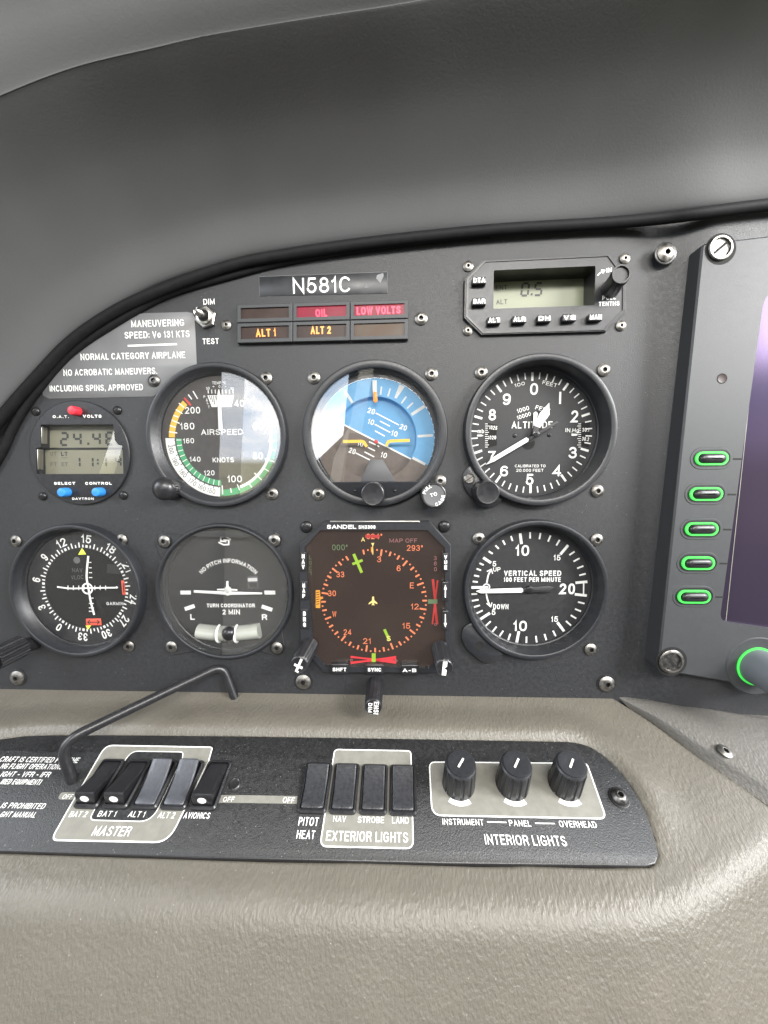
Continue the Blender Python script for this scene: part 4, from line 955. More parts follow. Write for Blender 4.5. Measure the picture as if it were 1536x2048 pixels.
# ---------------------------------------------------------------- annunciator
V = View(pan, pan(645, 642), 380, 520, 2.954)
T = thing('warning_light_panel', 'block of six warning lamps reading OIL, LOW VOLTS, ALT 1 and ALT 2', 'warning lights', pan(645, 642))
zr = 3.0
def yt(x, row): return [262 - (x - 275) * .029, 372 - (x - 275) * .027, 492 - (x - 285) * .024][row]
cols = [276, 606, 945, 1290]
for ci in range(3):
    for ri in range(2):
        x0, x1 = cols[ci] + 2, cols[ci + 1] - 2
        q = [(x0, yt(x0, ri) + 2), (x1, yt(x1, ri) + 2), (x1, yt(x1, ri + 1) - 2), (x0, yt(x0, ri + 1) - 2)]
        q2 = [(x0 + 22, yt(x0, ri) + 22), (x1 - 20, yt(x1, ri) + 22), (x1 - 20, yt(x1, ri + 1) - 24), (x0 + 22, yt(x0, ri + 1) - 24)]
        txt, mt, lm = [[('', '', 'lens_dark'), ('ALT 1', 'lit_amber', 'lens_dark')], [('OIL', 'lit_red', 'lens_red'), ('ALT 2', 'lit_amber', 'lens_dark')], [('LOW VOLTS', 'lit_red', 'lens_red'), ('', '', 'lens_brown')]][ci][ri]
        b = MB(); b.frame([V(x, y, zr) for x, y in q][::-1], [V(x, y, zr) for x, y in q2][::-1], -.1, zr, zr - 1.0, 'bezel_grey', 'plastic_black', ch=.25); hs = b.build('lamp_housing', T, smooth=20)
        b = MB(); b.poly([V(x, y, zr - .9) for x, y in q2], zr - .9, lm); lo = b.build('lamp_lens', hs, smooth=0)
        if txt:
            b = MB(); K = V.r(700, 350, 100, zr) / 100
            tx0, tx1, ty0, ty1, h = {'ALT 1': (390, 508, 455, 450, 44), 'OIL': (742, 810, 336, 333, 42), 'ALT 2': (713, 833, 438, 436, 44), 'LOW VOLTS': (985, 1243, 324, 316, 42)}[txt]
            b.text(txt, V(tx0, ty0, zr - .8), V(tx1, ty1, zr - .8), h * K, zr - .8, mt, .19); b.build('lamp_lettering', hs, smooth=0)
screws(T, V, [(215, 383, SCREW_S), (1365, 345, SCREW)])
# ---------------------------------------------------------------- altitude selector
V = View(pan, pan(1090, 590), 880, 480, 3.491)
T = thing('altitude_selector', 'black eight-sided alerter with recessed grey display, small buttons and one knob', 'altitude alerter', pan(1090, 590))
zr, zl = 2.4, -11.0
OCT = [(298, 146), (1190, 104), (1300, 250), (1298, 497), (1160, 636), (290, 660), (170, 542), (174, 276)]
oc = [V(x, y, zr) for x, y in OCT]; WIN = [(376, 212), (1086, 180), (1080, 455), (372, 480)]
HOLES.append(([pan(V.ox + x / V.k, V.oy + y / V.k, 0) for x, y in [(340, 175), (1120, 150), (1115, 500), (340, 520)]], None))
wn = rounded([V(x, y, zr) for x, y in WIN], .8, 3)
b = MB(); oi = [p for p in oc]
loops = [[Vector((p.x, p.y, 0)) for p in oi], [Vector((p.x, p.y, 0)) for p in wn]]; flat = loops[0] + loops[1]
for t in tessellate_polygon(loops):
    a_, b_, c_ = [flat[k] for k in t]; tri = [a_, b_, c_] if (b_ - a_).cross(c_ - a_).z > 0 else [a_, c_, b_]
    b.face([(p.x, p.y, zr) for p in tri], 'bezel_black')
for i in range(8):
    p, q = oc[i - 1], oc[i]; p2, q2 = p * 1.012, q * 1.012; b.face([(p2.x, p2.y, 0), (q2.x, q2.y, 0), (q.x, q.y, zr), (p.x, p.y, zr)], 'plastic_black')
for i in range(len(wn)):
    p, q = wn[i - 1], wn[i]; b.face([(p.x, p.y, zr), (q.x, q.y, zr), (q.x, q.y, zl - .5), (p.x, p.y, zl - .5)], 'plastic_black')
b.build('face_plate', T, smooth=20)
b = MB(); sc_ = [p * .965 for p in oc]; n = 8
b.frame([p * .985 for p in oc][::-1], [p * .955 for p in oc][::-1], zr - .1, zr + .5, zr - .1, 'plastic_black', ch=.15); b.build('raised_border', T, smooth=20)
b = MB(); b.poly([V(x, y, zl) for x, y in [(300, 200), (1100, 150), (1100, 520), (300, 520)]], zl, 'lcd_green'); dsp = b.build('display', T, smooth=0)
b = MB(); z = zl + .12; K = V.r(700, 350, 100, z) / 100
b.text('ENT', V(390, 353, z), V(468, 348, z), 34 * K, z, 'lcd_ink', .14); b.text('ALT', V(392, 450, z), V(470, 446, z), 32 * K, z, 'lcd_ink', .14)
seg_digits(b, '0.5', V(566, 388, z), 82 * K, 46 * K, 20 * K, z, 'lcd_ink', slant=.12, t=.17); b.build('display_digits', dsp, smooth=0)
def abutton(x, y, wd, body):
    h = zr + 3.2; b = MB(); b.prism(rounded([V(x - wd / 2, y - 24, h), V(x + wd / 2, y - 27, h), V(x + wd / 2, y + 21, h), V(x - wd / 2, y + 24, h)], .5, 3), zr - .2, h, 'plastic_black', .35); o = b.build('push_button', T)
    b = MB(); K_ = V.r(x, y, 100, h) / 100; b.text(body, V(x - wd * .43, y + 16, h), V(x + wd * .40, y + 13, h), 33 * K_, h + .08, 'white', .2); b.build('button_lettering', o, smooth=0)
for x, y, wd, body in [(275, 283, 98, 'DTA'), (275, 430, 98, 'BAR'), (378, 562, 92, 'ALT'), (555, 555, 98, 'ALR'), (730, 549, 96, 'DH'), (905, 543, 96, 'VS'), (1088, 540, 98, 'MAN')]: abutton(x, y, wd, body)
b = MB(); p0, p1 = V(1190, 345, zr), V(1268, 235, 17); rt = V.r(1268, 235, 69, 17); n_ = 48; i0 = len(b.v)
for k, (t, rr) in enumerate([(0, 1.05), (.75, 1.0), (.76, 1.06), (.98, 1.06), (1, 1.02), (1, .84), (.93, .82)]):
    q = Vector((p0.x, p0.y, zr)).lerp(Vector((p1.x, p1.y, 17)), t)
    for i in range(n_): b.v.append((q.x + rt * .93 * rr * math.cos(2 * math.pi * i / n_), q.y + rt * .93 * rr * math.sin(2 * math.pi * i / n_), q.z))
for k in range(6):
    for i in range(n_):
        j = (i + 1) % n_; b.f.append([i0 + k * n_ + i, i0 + k * n_ + j, i0 + (k + 1) * n_ + j, i0 + (k + 1) * n_ + i]); b.mi.append(b.m('plastic_black'))
b.f.append([i0 + 6 * n_ + i for i in range(n_)]); b.mi.append(b.m('plastic_black')); b.build('selector_knob', T)
b = MB(); z = zr + .08; K = V.r(1150, 420, 100, z) / 100
b.text('PULL', V(1133, 420, z), V(1228, 414, z), 30 * K, z, 'white', .2); b.text('TENTHS', V(1108, 462, z), V(1252, 457, z), 30 * K, z, 'white', .2); b.text('IN', V(1162, 228, z), V(1200, 224, z), 30 * K, z, 'white', .2)
b.build('face_lettering', T, smooth=0); b = MB(); b.pline(catmull([V(1102, 245, z), V(1120, 228, z), V(1145, 215, z)], 4), 7 * K, z, 'white'); b.pline([V(1128, 210, z), V(1150, 212, z), V(1138, 230, z)], 7 * K, z + .02, 'white'); b.build('arrow_mark', T, smooth=0)
screws(T, V, [(197, 182), (1292, 128), (195, 632), (1265, 598)], SCREW_S)
# ---------------------------------------------------------------- placards
V = View(pan, pan(240, 720), 0, 560, 3.84)
T = thing('speed_placard', 'grey adhesive placard on manoeuvring speed and forbidden acrobatics', 'placard', pan(240, 720))
b = MB(); out = [V(x, y) for x, y in [(1045, 262), (1120, 256), (1440, 246), (1480, 256), (1497, 290), (1512, 640), (1500, 680), (1180, 895), (380, 912), (335, 890), (322, 845), (345, 795), (470, 660), (620, 530), (800, 400), (960, 295)]]
b.prism(out, 0, .28, 'placard', .1); b.build('placard_sheet', T)
b = MB(); z = .36; K = V.r(900, 600, 100) / 100
for t_, x0, y0, x1, y1, h in [('MANEUVERING', 1013, 365, 1418, 354, 48), ('SPEED: Vo 131 KTS', 962, 452, 1460, 440, 48), ('NORMAL CATEGORY AIRPLANE', 624, 617, 1426, 600, 46), ('NO ACROBATIC MANEUVERS.', 493, 738, 1210, 722, 46), ('INCLUDING SPINS, APPROVED', 388, 858, 1102, 846, 44)]:
    b.text(t_, V(x0, y0), V(x1, y1), h * K, z, 'white', .15)
b.line(V(984, 507), V(1362, 494), 13 * K, z, 'white'); b.build('placard_lettering', T, smooth=0)
V = View(pan, pan(645, 570), 380, 520, 2.954)
T = thing('registration_placard', 'worn black tape label reading N581C', 'placard', pan(645, 570))
b = MB(); b.prism([V(408, 100), V(1165, 72), V(1167, 198), V(412, 215)], 0, .25, 'tape', .08); b.build('tape_strip', T)
b = MB(); K = V.r(700, 150, 100) / 100; b.text('N581C', V(610, 200), V(952, 190), 86 * K, .32, 'white', .125); b.build('registration_lettering', T, smooth=0)
b = MB(); 
for q in [(408, 100, 412, 215), (408, 100, 1165, 72), (1165, 72, 1167, 198)]: b.line(V(q[0], q[1]), V(q[2], q[3]), .22, .3, 'grey_dim')
b.poly([V(1105, 90), V(1140, 78), V(1145, 95), V(1125, 138), V(1100, 110)], .3, 'placard'); b.poly([V(1040, 135), V(1058, 165), V(1030, 168)], .3, 'grey_dim'); b.build('worn_edge', T, smooth=0)
# ---------------------------------------------------------------- toggle switch
T = thing('toggle_switch', 'small chrome toggle switch with hexagon nut between the words DIM and TEST', 'switch', pan(413, 635))
V2 = View(pan, pan(413, 635), 380, 520, 2.954)
b = MB(); c = V2(98, 343); b.lathe([(6.2, 0), (6.2, 1.8), (5.6, 2.3), (4.2, 2.3)], c, 6, 'chrome', cap1=False, a0=.3); b.lathe([(4.2, 2.2), (4.2, 3.6), (3.2, 3.8), (2.8, 3.0)], c, 28, 'chrome', mts=['chrome'] * 3 + ['pit']); b.build('hexagon_nut', T, smooth=25)
b = MB(); e = V2(45, 305, 14); b.tube([(c.x, c.y, 2.5), (c.x * .6 + e.x * .4, c.y * .6 + e.y * .4, 7), (e.x, e.y, 14), (e.x - .5, e.y + .2, 14.6)], [1.3, 1.6, 2.2, 1.4], 18, 'chrome'); b.build('lever', T)
Vp = View(pan, (0, 0), 380, 520, 2.954); K = Vp.r(120, 300, 100) / 100
PANEL_TEXT.text('DIM', Vp(80, 265), Vp(147, 263), 32 * K, .14, 'white', .15); PANEL_TEXT.text('TEST', Vp(76, 498), Vp(171, 496), 32 * K, .14, 'white', .15)
# ================================================================== panel sheet (after every opening is known)
zb_ = 1270
def panel_z(px):
    t = max(0, min(1, (px - 1275) / 110)); return 7.5 * t * t * (3 - 2 * t)
b = MB()
xl, xr = pan(-260, 900).x, pan(1275, 900).x; yt_, yb_ = pan(760, 330).y, pan(760, 1500).y
outer = [Vector((xl, yb_, 0)), Vector((xr, yb_, 0)), Vector((xr, yt_, 0)), Vector((xl, yt_, 0))]
pts, edges = [(p.x, p.y) for p in outer], [(0, 1), (1, 2), (2, 3), (3, 0)]
loops = []
for ctr, r_ in HOLES:
    if r_ is None: lp = [(p[0], p[1]) for p in ctr]
    else: lp = [(ctr[0] + r_ * math.cos(2 * math.pi * i / 56), ctr[1] + r_ * math.sin(2 * math.pi * i / 56)) for i in range(56)]
    loops.append(lp); i0 = len(pts); pts += lp; edges += [(i0 + k, i0 + (k + 1) % len(lp)) for k in range(len(lp))]
def inside(p, lp):
    ins = False
    for i in range(len(lp)):
        a, q = lp[i - 1], lp[i]
        if (a[1] > p[1]) != (q[1] > p[1]) and p[0] < (q[0] - a[0]) * (p[1] - a[1]) / (q[1] - a[1]) + a[0]: ins = not ins
    return ins
cv, ce, cf = delaunay_2d_cdt([Vector(p) for p in pts], edges, [], 0, 1e-5)[:3]
for f_ in cf:
    P_ = [cv[k] for k in f_]; ct = sum(P_, Vector((0, 0))) / len(P_)
    if any(inside(ct, lp) for lp in loops): continue
    if (P_[1] - P_[0]).cross(P_[2] - P_[0]) < 0: P_.reverse()
    b.face([(p.x, p.y, 0) for p in P_], 'panel_paint')
xs = [xr + (pan(1800, 900).x - xr) * i / 60 for i in range(61)]
for i in range(60):
    f_ = lambda x: panel_z(1275 + (x - xr) * (110 / (pan(1385, 900).x - xr)))
    b.face([(xs[i], yb_, f_(xs[i])), (xs[i + 1], yb_, f_(xs[i + 1])), (xs[i + 1], yt_, f_(xs[i + 1])), (xs[i], yt_, f_(xs[i]))], 'panel_paint')
b.build('panel_sheet', panel, smooth=60)
PANEL_TEXT.build('panel_lettering', panel, smooth=0)
for x, y in ((32, 1357), (606, 1365), (1215, 1369)): put(SCREW_B, 'panel_screw', panel, pan(x, y, 1.5), 0)
put(SCREW_B, 'panel_screw', panel, pan(1333, 505, 5), panel_z(1333))
# ================================================================== multifunction display at the right
Vt = View(pan, pan(1440, 920), 1236, 400, 5.12); Vb = View(pan, pan(1440, 920), 1236, 1150, 5.12); V1 = View(pan, pan(1440, 920), 0, 0, 1)
T = thing('multifunction_display', 'large flight display, its grey frame with five green-ringed keys and dark screen', 'flight display', pan(1440, 920))
zf = 14.0
tl, tr, br, bl = V1(1405, 487, zf), V1(1800, 440, zf), V1(1800, 1422, zf), V1(1316, 1341, zf)
tl2, bl2 = tl, bl
SCR = [V1(1530, 580, zf), V1(1800, 560, zf), V1(1800, 1295, zf), V1(1439, 1243, zf)]
fo = rounded([tl, tr, br, bl], [2, 0.1, .1, 2.5], 6)[::-1]; fi = rounded(SCR, [9, .1, .1, 5], 6)[::-1]
b = MB(); b.frame(fo, fi, -.5, zf, zf - 3.2, 'bezel_grey', ch=.8); b.build('frame', T, smooth=30)
b = MB(); sp = [V1(1500, 560, zf - 3), V1(1830, 540, zf - 3), V1(1830, 1320, zf - 3), V1(1425, 1270, zf - 3)]; b.poly(sp, zf - 3.0, 'screen_off'); so = b.build('screen', T, smooth=0)
b = MB(); e1, e2, e3 = V1(1520, 600, zf - 2.8), V1(1452, 1243, zf - 2.8), V1(1700, 1285, zf - 2.8); b.pline([e1, e2, e3], .35, zf - 2.85, 'grey_print'); b.build('screen_edge', so, smooth=0)
def stadium(c, L_, h, n=8):
    return [c + Vector((L_ - h, 0)) + Vector((math.cos(a), math.sin(a))) * h for a in [math.pi * (i / n - .5) for i in range(n + 1)]] + [c + Vector((-(L_ - h), 0)) + Vector((math.cos(a), math.sin(a))) * h for a in [math.pi * (i / n + .5) for i in range(n + 1)]]
for x, y in ((1422, 917), (1411, 988), (1402, 1058), (1395, 1126), (1387, 1193)):
    c = V1(x, y, zf); u = V1.r(x, y, 1, zf); b = MB()
    b.frame(stadium(c, 44 * u, 24 * u), stadium(c, 38 * u, 18 * u), zf - .1, zf + .25, zf - .05, 'bezel_grey', ch=.6); b.poly(stadium(c, 38.5 * u, 18.5 * u), zf + .06, 'plastic_black')
    q = stadium(c, 26 * u, 9.5 * u); st4 = [(1, .1), (1, 1.2), (.86, 2.0), (.55, 2.5), (.1, 2.6)]; i0 = len(b.v); n_ = len(q)
    for s_, z_ in st4: b.v += [(c.x + (p.x - c.x) * (1 - (1 - s_) * .45), c.y + (p.y - c.y) * s_, zf + z_) for p in q]
    for k in range(4):
        for i in range(n_):
            j = (i + 1) % n_; b.f.append([i0 + k * n_ + i, i0 + k * n_ + j, i0 + (k + 1) * n_ + j, i0 + (k + 1) * n_ + i]); b.mi.append(b.m('plastic_black'))
    ko = b.build('soft_key', T)
    b = MB(); b.frame(stadium(c, 33 * u, 14 * u), stadium(c, 28.5 * u, 10.3 * u), zf, zf + 1.0, zf + .2, 'glow_green', ch=.2); b.build('light_ring', ko)
    b = MB(); l0 = V1(x + 44, y + 1, zf); b.line(l0, l0 + Vector((17 * u, -.3 * u)), 3.4 * u, zf + .06, 'pit'); b.build('index_mark', ko, smooth=0)
# quarter-turn fasteners in their pockets, and the sensor hole
for x, y, an in ((1441, 498, .7), (1343, 1323, -.8)):
    c = V1(x, y, zf); u = V1.r(x, y, 1, zf); b = MB(); b.disc(c, 31 * u, zf + .07, 'pit', 36); c2 = c + Vector((-2 * u, 1 * u)); b.lathe([(25 * u, zf + .1), (25 * u, zf + 1.0), (23 * u, zf + 1.4), (19.5 * u, zf + 1.4), (18 * u, zf + .35)], c2, 36, 'steel', mts=['steel_dark'] * 2 + ['steel'] + ['steel_dark'] * 2)
    d = Vector((math.cos(an), math.sin(an))) * 16 * u; b.line(c2 - d, c2 + d, 4.5 * u, zf + .42, 'pit'); b.build('fastener', T)
c = V1(1444, 757, zf); b = MB(); b.lathe([(2.6, zf + .02), (2.4, zf + .2), (2.1, zf + .12)], c, 24, 'bezel_grey', mts=['bezel_grey', 'pit', 'lens_dark']); b.build('sensor_hole', T)
c = V1(1513, 1332, zf); u = V1.r(1513, 1332, 1, zf); b = MB()
b.lathe([(62 * u, zf), (60 * u, zf + .6), (50 * u, zf + .3)], c, 48, 'bezel_grey'); knob_mesh(b, c, 37 * u, zf + .3, zf + 24, 'knob_grey', 0); ko = b.build('rotary_knob', T)
b = MB(); b.lathe([(40.6 * u, zf + .3), (40.6 * u, zf + 1.0), (38.8 * u, zf + 1.1), (36.8 * u, zf + .9)], c, 48, 'glow_green', cap1=False); b.build('light_ring', ko)
# ================================================================== KNEE BOLSTER
bolster = thing('knee_bolster', 'taupe grained vinyl bolster below the panel, rolled over towards the knees', 'bolster', (0, 0), 'bolster')
PLATE_PX = [(-330, 1497), (-120, 1487), (0, 1483), (90, 1475), (400, 1476), (800, 1482), (1080, 1487), (1150, 1490), (1190, 1505), (1228, 1537), (1262, 1580), (1290, 1632), (1308, 1688), (1314, 1715), (1308, 1731), (1290, 1736), (900, 1731), (400, 1719), (0, 1706), (-330, 1696)]
plate = catmull([bol(x, y) for x, y in PLATE_PX[:14]], 4) + [bol(x, y) for x, y in PLATE_PX[14:]]
SEAM = catmull([bol(x, y) for x, y in [(1195, 1372), (1225, 1390), (1300, 1437), (1400, 1510), (1536, 1604), (1640, 1690), (1760, 1800)]], 5)
def seg_dist(p, a, b_):
    ab = b_ - a; t = max(0, min(1, (p - a).dot(ab) / ab.length_squared)); return (p - a - ab * t).length
def plate_sd(p):
    d = min(seg_dist(p, plate[i - 1], plate[i]) for i in range(len(plate))); ins = False
    for i in range(len(plate)):
        a, q = plate[i - 1], plate[i]
        if (a.y > p.y) != (q.y > p.y) and p.x < (q.x - a.x) * (p.y - a.y) / (q.y - a.y) + a.x: ins = not ins
    return -d if ins else d
def seam_sd(p):
    best = 1e9; sg = -1
    for i in range(len(SEAM) - 1):
        d = seg_dist(p, SEAM[i], SEAM[i + 1])
        if d < best: best = d; sg = 1 if (SEAM[i + 1] - SEAM[i]).cross(p - SEAM[i]) > 0 else -1
    return best * sg
BOT = [bol(x, y) for x, y in [(-600, 1688), (-330, 1696), (0, 1706), (400, 1719), (900, 1731), (1290, 1736), (1900, 1750)]]
def bot_u(x):
    for i in range(len(BOT) - 1):
        if x <= BOT[i + 1].x: return BOT[i].y + (BOT[i + 1].y - BOT[i].y) * max(0, (x - BOT[i].x) / (BOT[i + 1].x - BOT[i].x))
    return BOT[-1].y
def smooth(t): t = max(0, min(1, t)); return t * t * (3 - 2 * t)
RIDGE = [(-500, 1745), (0, 1752), (400, 1762), (700, 1775), (1100, 1782), (1250, 1778), (1350, 1758), (1430, 1712), (1500, 1660), (1600, 1580), (1800, 1480)]
RP = [bol(x, y) for x, y in RIDGE]
def ridge_s(x):
    for i in range(len(RP) - 1):
        if x <= RP[i + 1].x:
            t = (x - RP[i].x) / (RP[i + 1].x - RP[i].x); t = max(0, t); return -(RP[i].y + (RP[i + 1].y - RP[i].y) * t)
    return -RP[-1].y
RA, TH = 22.0, math.radians(40)
def base_curve(s, sr):
    """profile: straight, then rolled over with radius RA by TH, then straight -> (u, h, normal tilt)"""
    if s <= sr: return -s, 0.0, 0.0
    t = min(TH, (s - sr) / RA); u = -sr - RA * math.sin(t); h = -RA * (1 - math.cos(t)); r_ = s - sr - RA * TH
    if r_ > 0: u -= r_ * math.cos(TH); h -= r_ * math.sin(TH)
    return u, h, t
xa, xb = bol(-420, 1600).x, bol(1900, 1600).x
NX, NS = 340, 190; SMAX = 205.0
b = MB(); b.m('vinyl')
for j in range(NS + 1):
    s = -6 + 96 * j / 130 if j <= 130 else 90 + (SMAX - 90) * (j - 130) / 60
    for i in range(NX + 1):
        x = xa + (xb - xa) * i / NX; u, h, t = base_curve(s, ridge_s(x)); d = 0.0
        p = Vector((x, -s))
        if t == 0 or s < 110:
            sd = plate_sd(p) if s < 90 else 99
            if sd < 24:
                yrel = smooth((p.y - bot_u(x) - 1) / 34)                     # rim stands up along the top, dies out at the bottom
                hi = 3.4 * yrel
                if sd <= -.3: d = -1.6
                elif sd < 0: d = -1.6 + (hi * .2 + 1.6) * (sd + .3) / .3
                else: d = hi * (.1 + .9 * math.sin(min(1, sd / 6.5) * math.pi / 2)) * (1 - smooth((sd - 6.5) / 17))
            ss = seam_sd(p) if x > SEAM[0].x - 15 else -9
            if ss > -2.5: d -= 9 * smooth((ss + 2.5) / 5)
        b.v.append((x, u + d * math.sin(t) * -1, h + d * math.cos(t)))
for j in range(NS):
    for i in range(NX):
        a = j * (NX + 1) + i; b.f.append([a, a + NX + 1, a + NX + 2, a + 1]); b.mi.append(0)
b.build('padded_cover', bolster, smooth=180, weld=False)
# ================================================================== side trim right of the seam
T = thing('console_trim', 'grey grained trim panel right of the bolster seam, held by one dull screw', 'trim panel', bol(1400, 1470), 'bolster')
og = bol(1400, 1470); b = MB(); b.m('vinyl_grey')
rowA = catmull([bol(x, y, 1) for x, y in [(1226, 1389), (1300, 1397), (1400, 1408), (1536, 1424), (1700, 1445), (1850, 1470)]], 8)
rowB = catmull([bol(x, y, 0) for x, y in [(1228, 1391), (1300, 1437), (1400, 1508), (1536, 1596), (1640, 1680), (1760, 1790)]], 8)
n = len(rowA); M = 26
for j in range(M + 1):
    t = j / M
    for i in range(n):
        f_ = i / (n - 1); p = rowA[i].lerp(rowB[i], t); bulge = 4.5 * math.sin(math.pi * min(1, t * 1.0)) * smooth(f_ * 3)
        edge = -5 * smooth((t - .86) / .14) * smooth(f_ * 6)
        b.v.append((p.x - og.x, p.y - og.y, .6 + bulge + edge - 2.0 * (1 - t) * (1 if t < .1 else 0)))
for j in range(M):
    for i in range(n - 1):
        a = j * n + i; b.f.append([a, a + n, a + n + 1, a + 1]); b.mi.append(0)
b.build('trim_sheet', T, smooth=180, weld=False)
so = put(SCREW, 'trim_screw', T, bol(1450, 1502, 4.5) - og, 3.7); so.rotation_euler = (.1, .15, .4)
# ================================================================== switch plate on the bolster
ZP = 2.0
og = bol(650, 1600)
T = thing('switch_plate', 'black switch plate on the bolster with grey boxes and white lettering', 'switch panel', og, 'bolster')
b = MB(); b.prism([p - og for p in plate], -1.5, ZP, 'plate_paint', .35, side='plastic_black'); po = b.build('plate', T)
VM = View(bol, og, 80, 1470, 3.84); VE = View(bol, og, 560, 1480, 5.12); VI = View(bol, og, 820, 1400, 2.954); VL = View(bol, og, 0, 1380, 3.072)
z1, z2_ = ZP + .06, ZP + .14
b = MB()
def box(V, pts, r, fill, wd, closed=True, hole=None):
    q = [V(x, y, ZP) for x, y in pts]; k = V.r(pts[0][0], pts[0][1], 1, ZP)
    rr = rounded(q, r, 6)
    if fill: b.poly(rr, z1, fill)
    b.pline(rr + [rr[0]], wd * k, z1 + .04, 'white')
    return rr
box(VM, [(505, 80), (1325, 95), (1295, 200), (985, 826), (85, 808), (225, 560)], [4, 1.5, .1, 6, 3, .1], 'grey_print', 9)
q = rounded([VM(x, y, ZP) for x, y in [(700, 125), (1100, 132), (1095, 180), (860, 668), (375, 655), (440, 540)]], [4, 2, .1, 6, 5, .1], 6)
b.poly(q, z1 + .08, 'plate_paint'); b.pline(q + [q[0]], 7 * VM.r(800, 400, 1, ZP), z1 + .12, 'white')
box(VE, [(560, 98), (1340, 112), (1365, 1112), (410, 1090)], [2, 2, 3, 3], 'grey_print', 11)
box(VI, [(114, 367), (1045, 375), (1160, 702), (130, 682)], [3, 2, 3, 4.5], 'grey_print', 7)
b.poly([VM(x, y, ZP) for x, y in [(1330, 462), (1536, 462)]] + [VE(x, y, ZP) for x, y in [(180, 575), (170, 655)]] + [VM(x, y, ZP) for x, y in [(1536, 522), (1310, 522)]], z1, 'grey_print')
b.poly(rounded([VM(x, y, ZP) for x, y in [(160, 440), (290, 440), (260, 498), (135, 495)]], 1.5, 4), z1, 'grey_print')
for x, y in ((300, 372), (630, 374), (955, 375)):
    p = VI(x, y, 17 + ZP); rr = VI.r(x, y, 92, 17) * .95; b.ring(p, rr * 1.1, rr * 1.42, 150, 216, z1 + .1, 'white', 16)
b.build('printed_boxes', po, smooth=0)
b = MB()
for V, t_, x0, y0, x1, y1, h in [(VM, 'BAT 2', 218, 632, 352, 632, 46), (VM, 'BAT 1', 438, 628, 575, 630, 44), (VM, 'ALT 1', 672, 632, 798, 634, 46), (VM, 'ALT 2', 900, 640, 1028, 642, 48), (VM, 'AVIONICS', 1098, 642, 1298, 646, 48), (VM, 'MASTER', 392, 775, 680, 780, 76),
        (VM, 'OFF', 165, 494, 240, 494, 38), (VM, 'OFF', 1402, 514, 1488, 514, 38), (VE, 'OFF', 24, 645, 142, 650, 60), (VE, 'PITOT', 184, 878, 388, 884, 88), (VE, 'HEAT', 164, 1012, 352, 1018, 88), (VE, 'NAV', 542, 838, 672, 842, 60), (VE, 'STROBE', 795, 850, 1065, 854, 64),
        (VE, 'LAND', 1147, 856, 1320, 860, 68), (VE, 'EXTERIOR LIGHTS', 468, 1034, 1312, 1054, 104), (VI, 'INSTRUMENT', 193, 738, 436, 742, 36), (VI, 'PANEL', 588, 746, 718, 750, 36), (VI, 'OVERHEAD', 886, 752, 1108, 758, 38), (VI, 'INTERIOR LIGHTS', 446, 855, 932, 866, 60),
        (VL, 'CRAFT IS CERTIFIED FOR THE', -10, 442, 475, 450, 33), (VL, 'NG FLIGHT OPERATIONS', -4, 485, 375, 490, 33), (VL, 'IGHT - VFR - IFR', -2, 534, 298, 538, 33), (VL, 'IRED EQUIPMENT)', -3, 580, 243, 584, 33), (VL, 'IS PROHIBITED', 0, 727, 268, 733, 35), (VL, 'GHT MANUAL', -6, 782, 212, 786, 35)]:
    pa = V(x0, y0, ZP); ph = V(x0, y0 - h, ZP); hh = abs(ph.y - pa.y)
    b.text(t_, pa, V(x1, y1, ZP), hh, z2_ + .08, 'white', .14 if h > 40 else .15)
kI = VI.r(500, 720, 1, ZP); b.line(VI(455, 721, ZP), VI(570, 724, ZP), 6 * kI, z2_, 'white'); b.line(VI(738, 729, ZP), VI(855, 731, ZP), 6 * kI, z2_, 'white')
b.build('plate_lettering', po, smooth=0)
q = VI(1237, 573, 2.5); sw = put(screw_mesh('plate_screw', 3.7, 'steel_dark', 'plastic_black', hole=.3, dome=.9), 'plate_screw', T, q, ZP)
b = MB(); b.lathe([(2.9, ZP), (2.4, ZP + .4), (1.9, ZP + .1)], VM(1495, 375, ZP), 24, 'plastic_black', mts=['plastic_black', 'plastic_black', 'pit']); b.build('empty_hole', T)
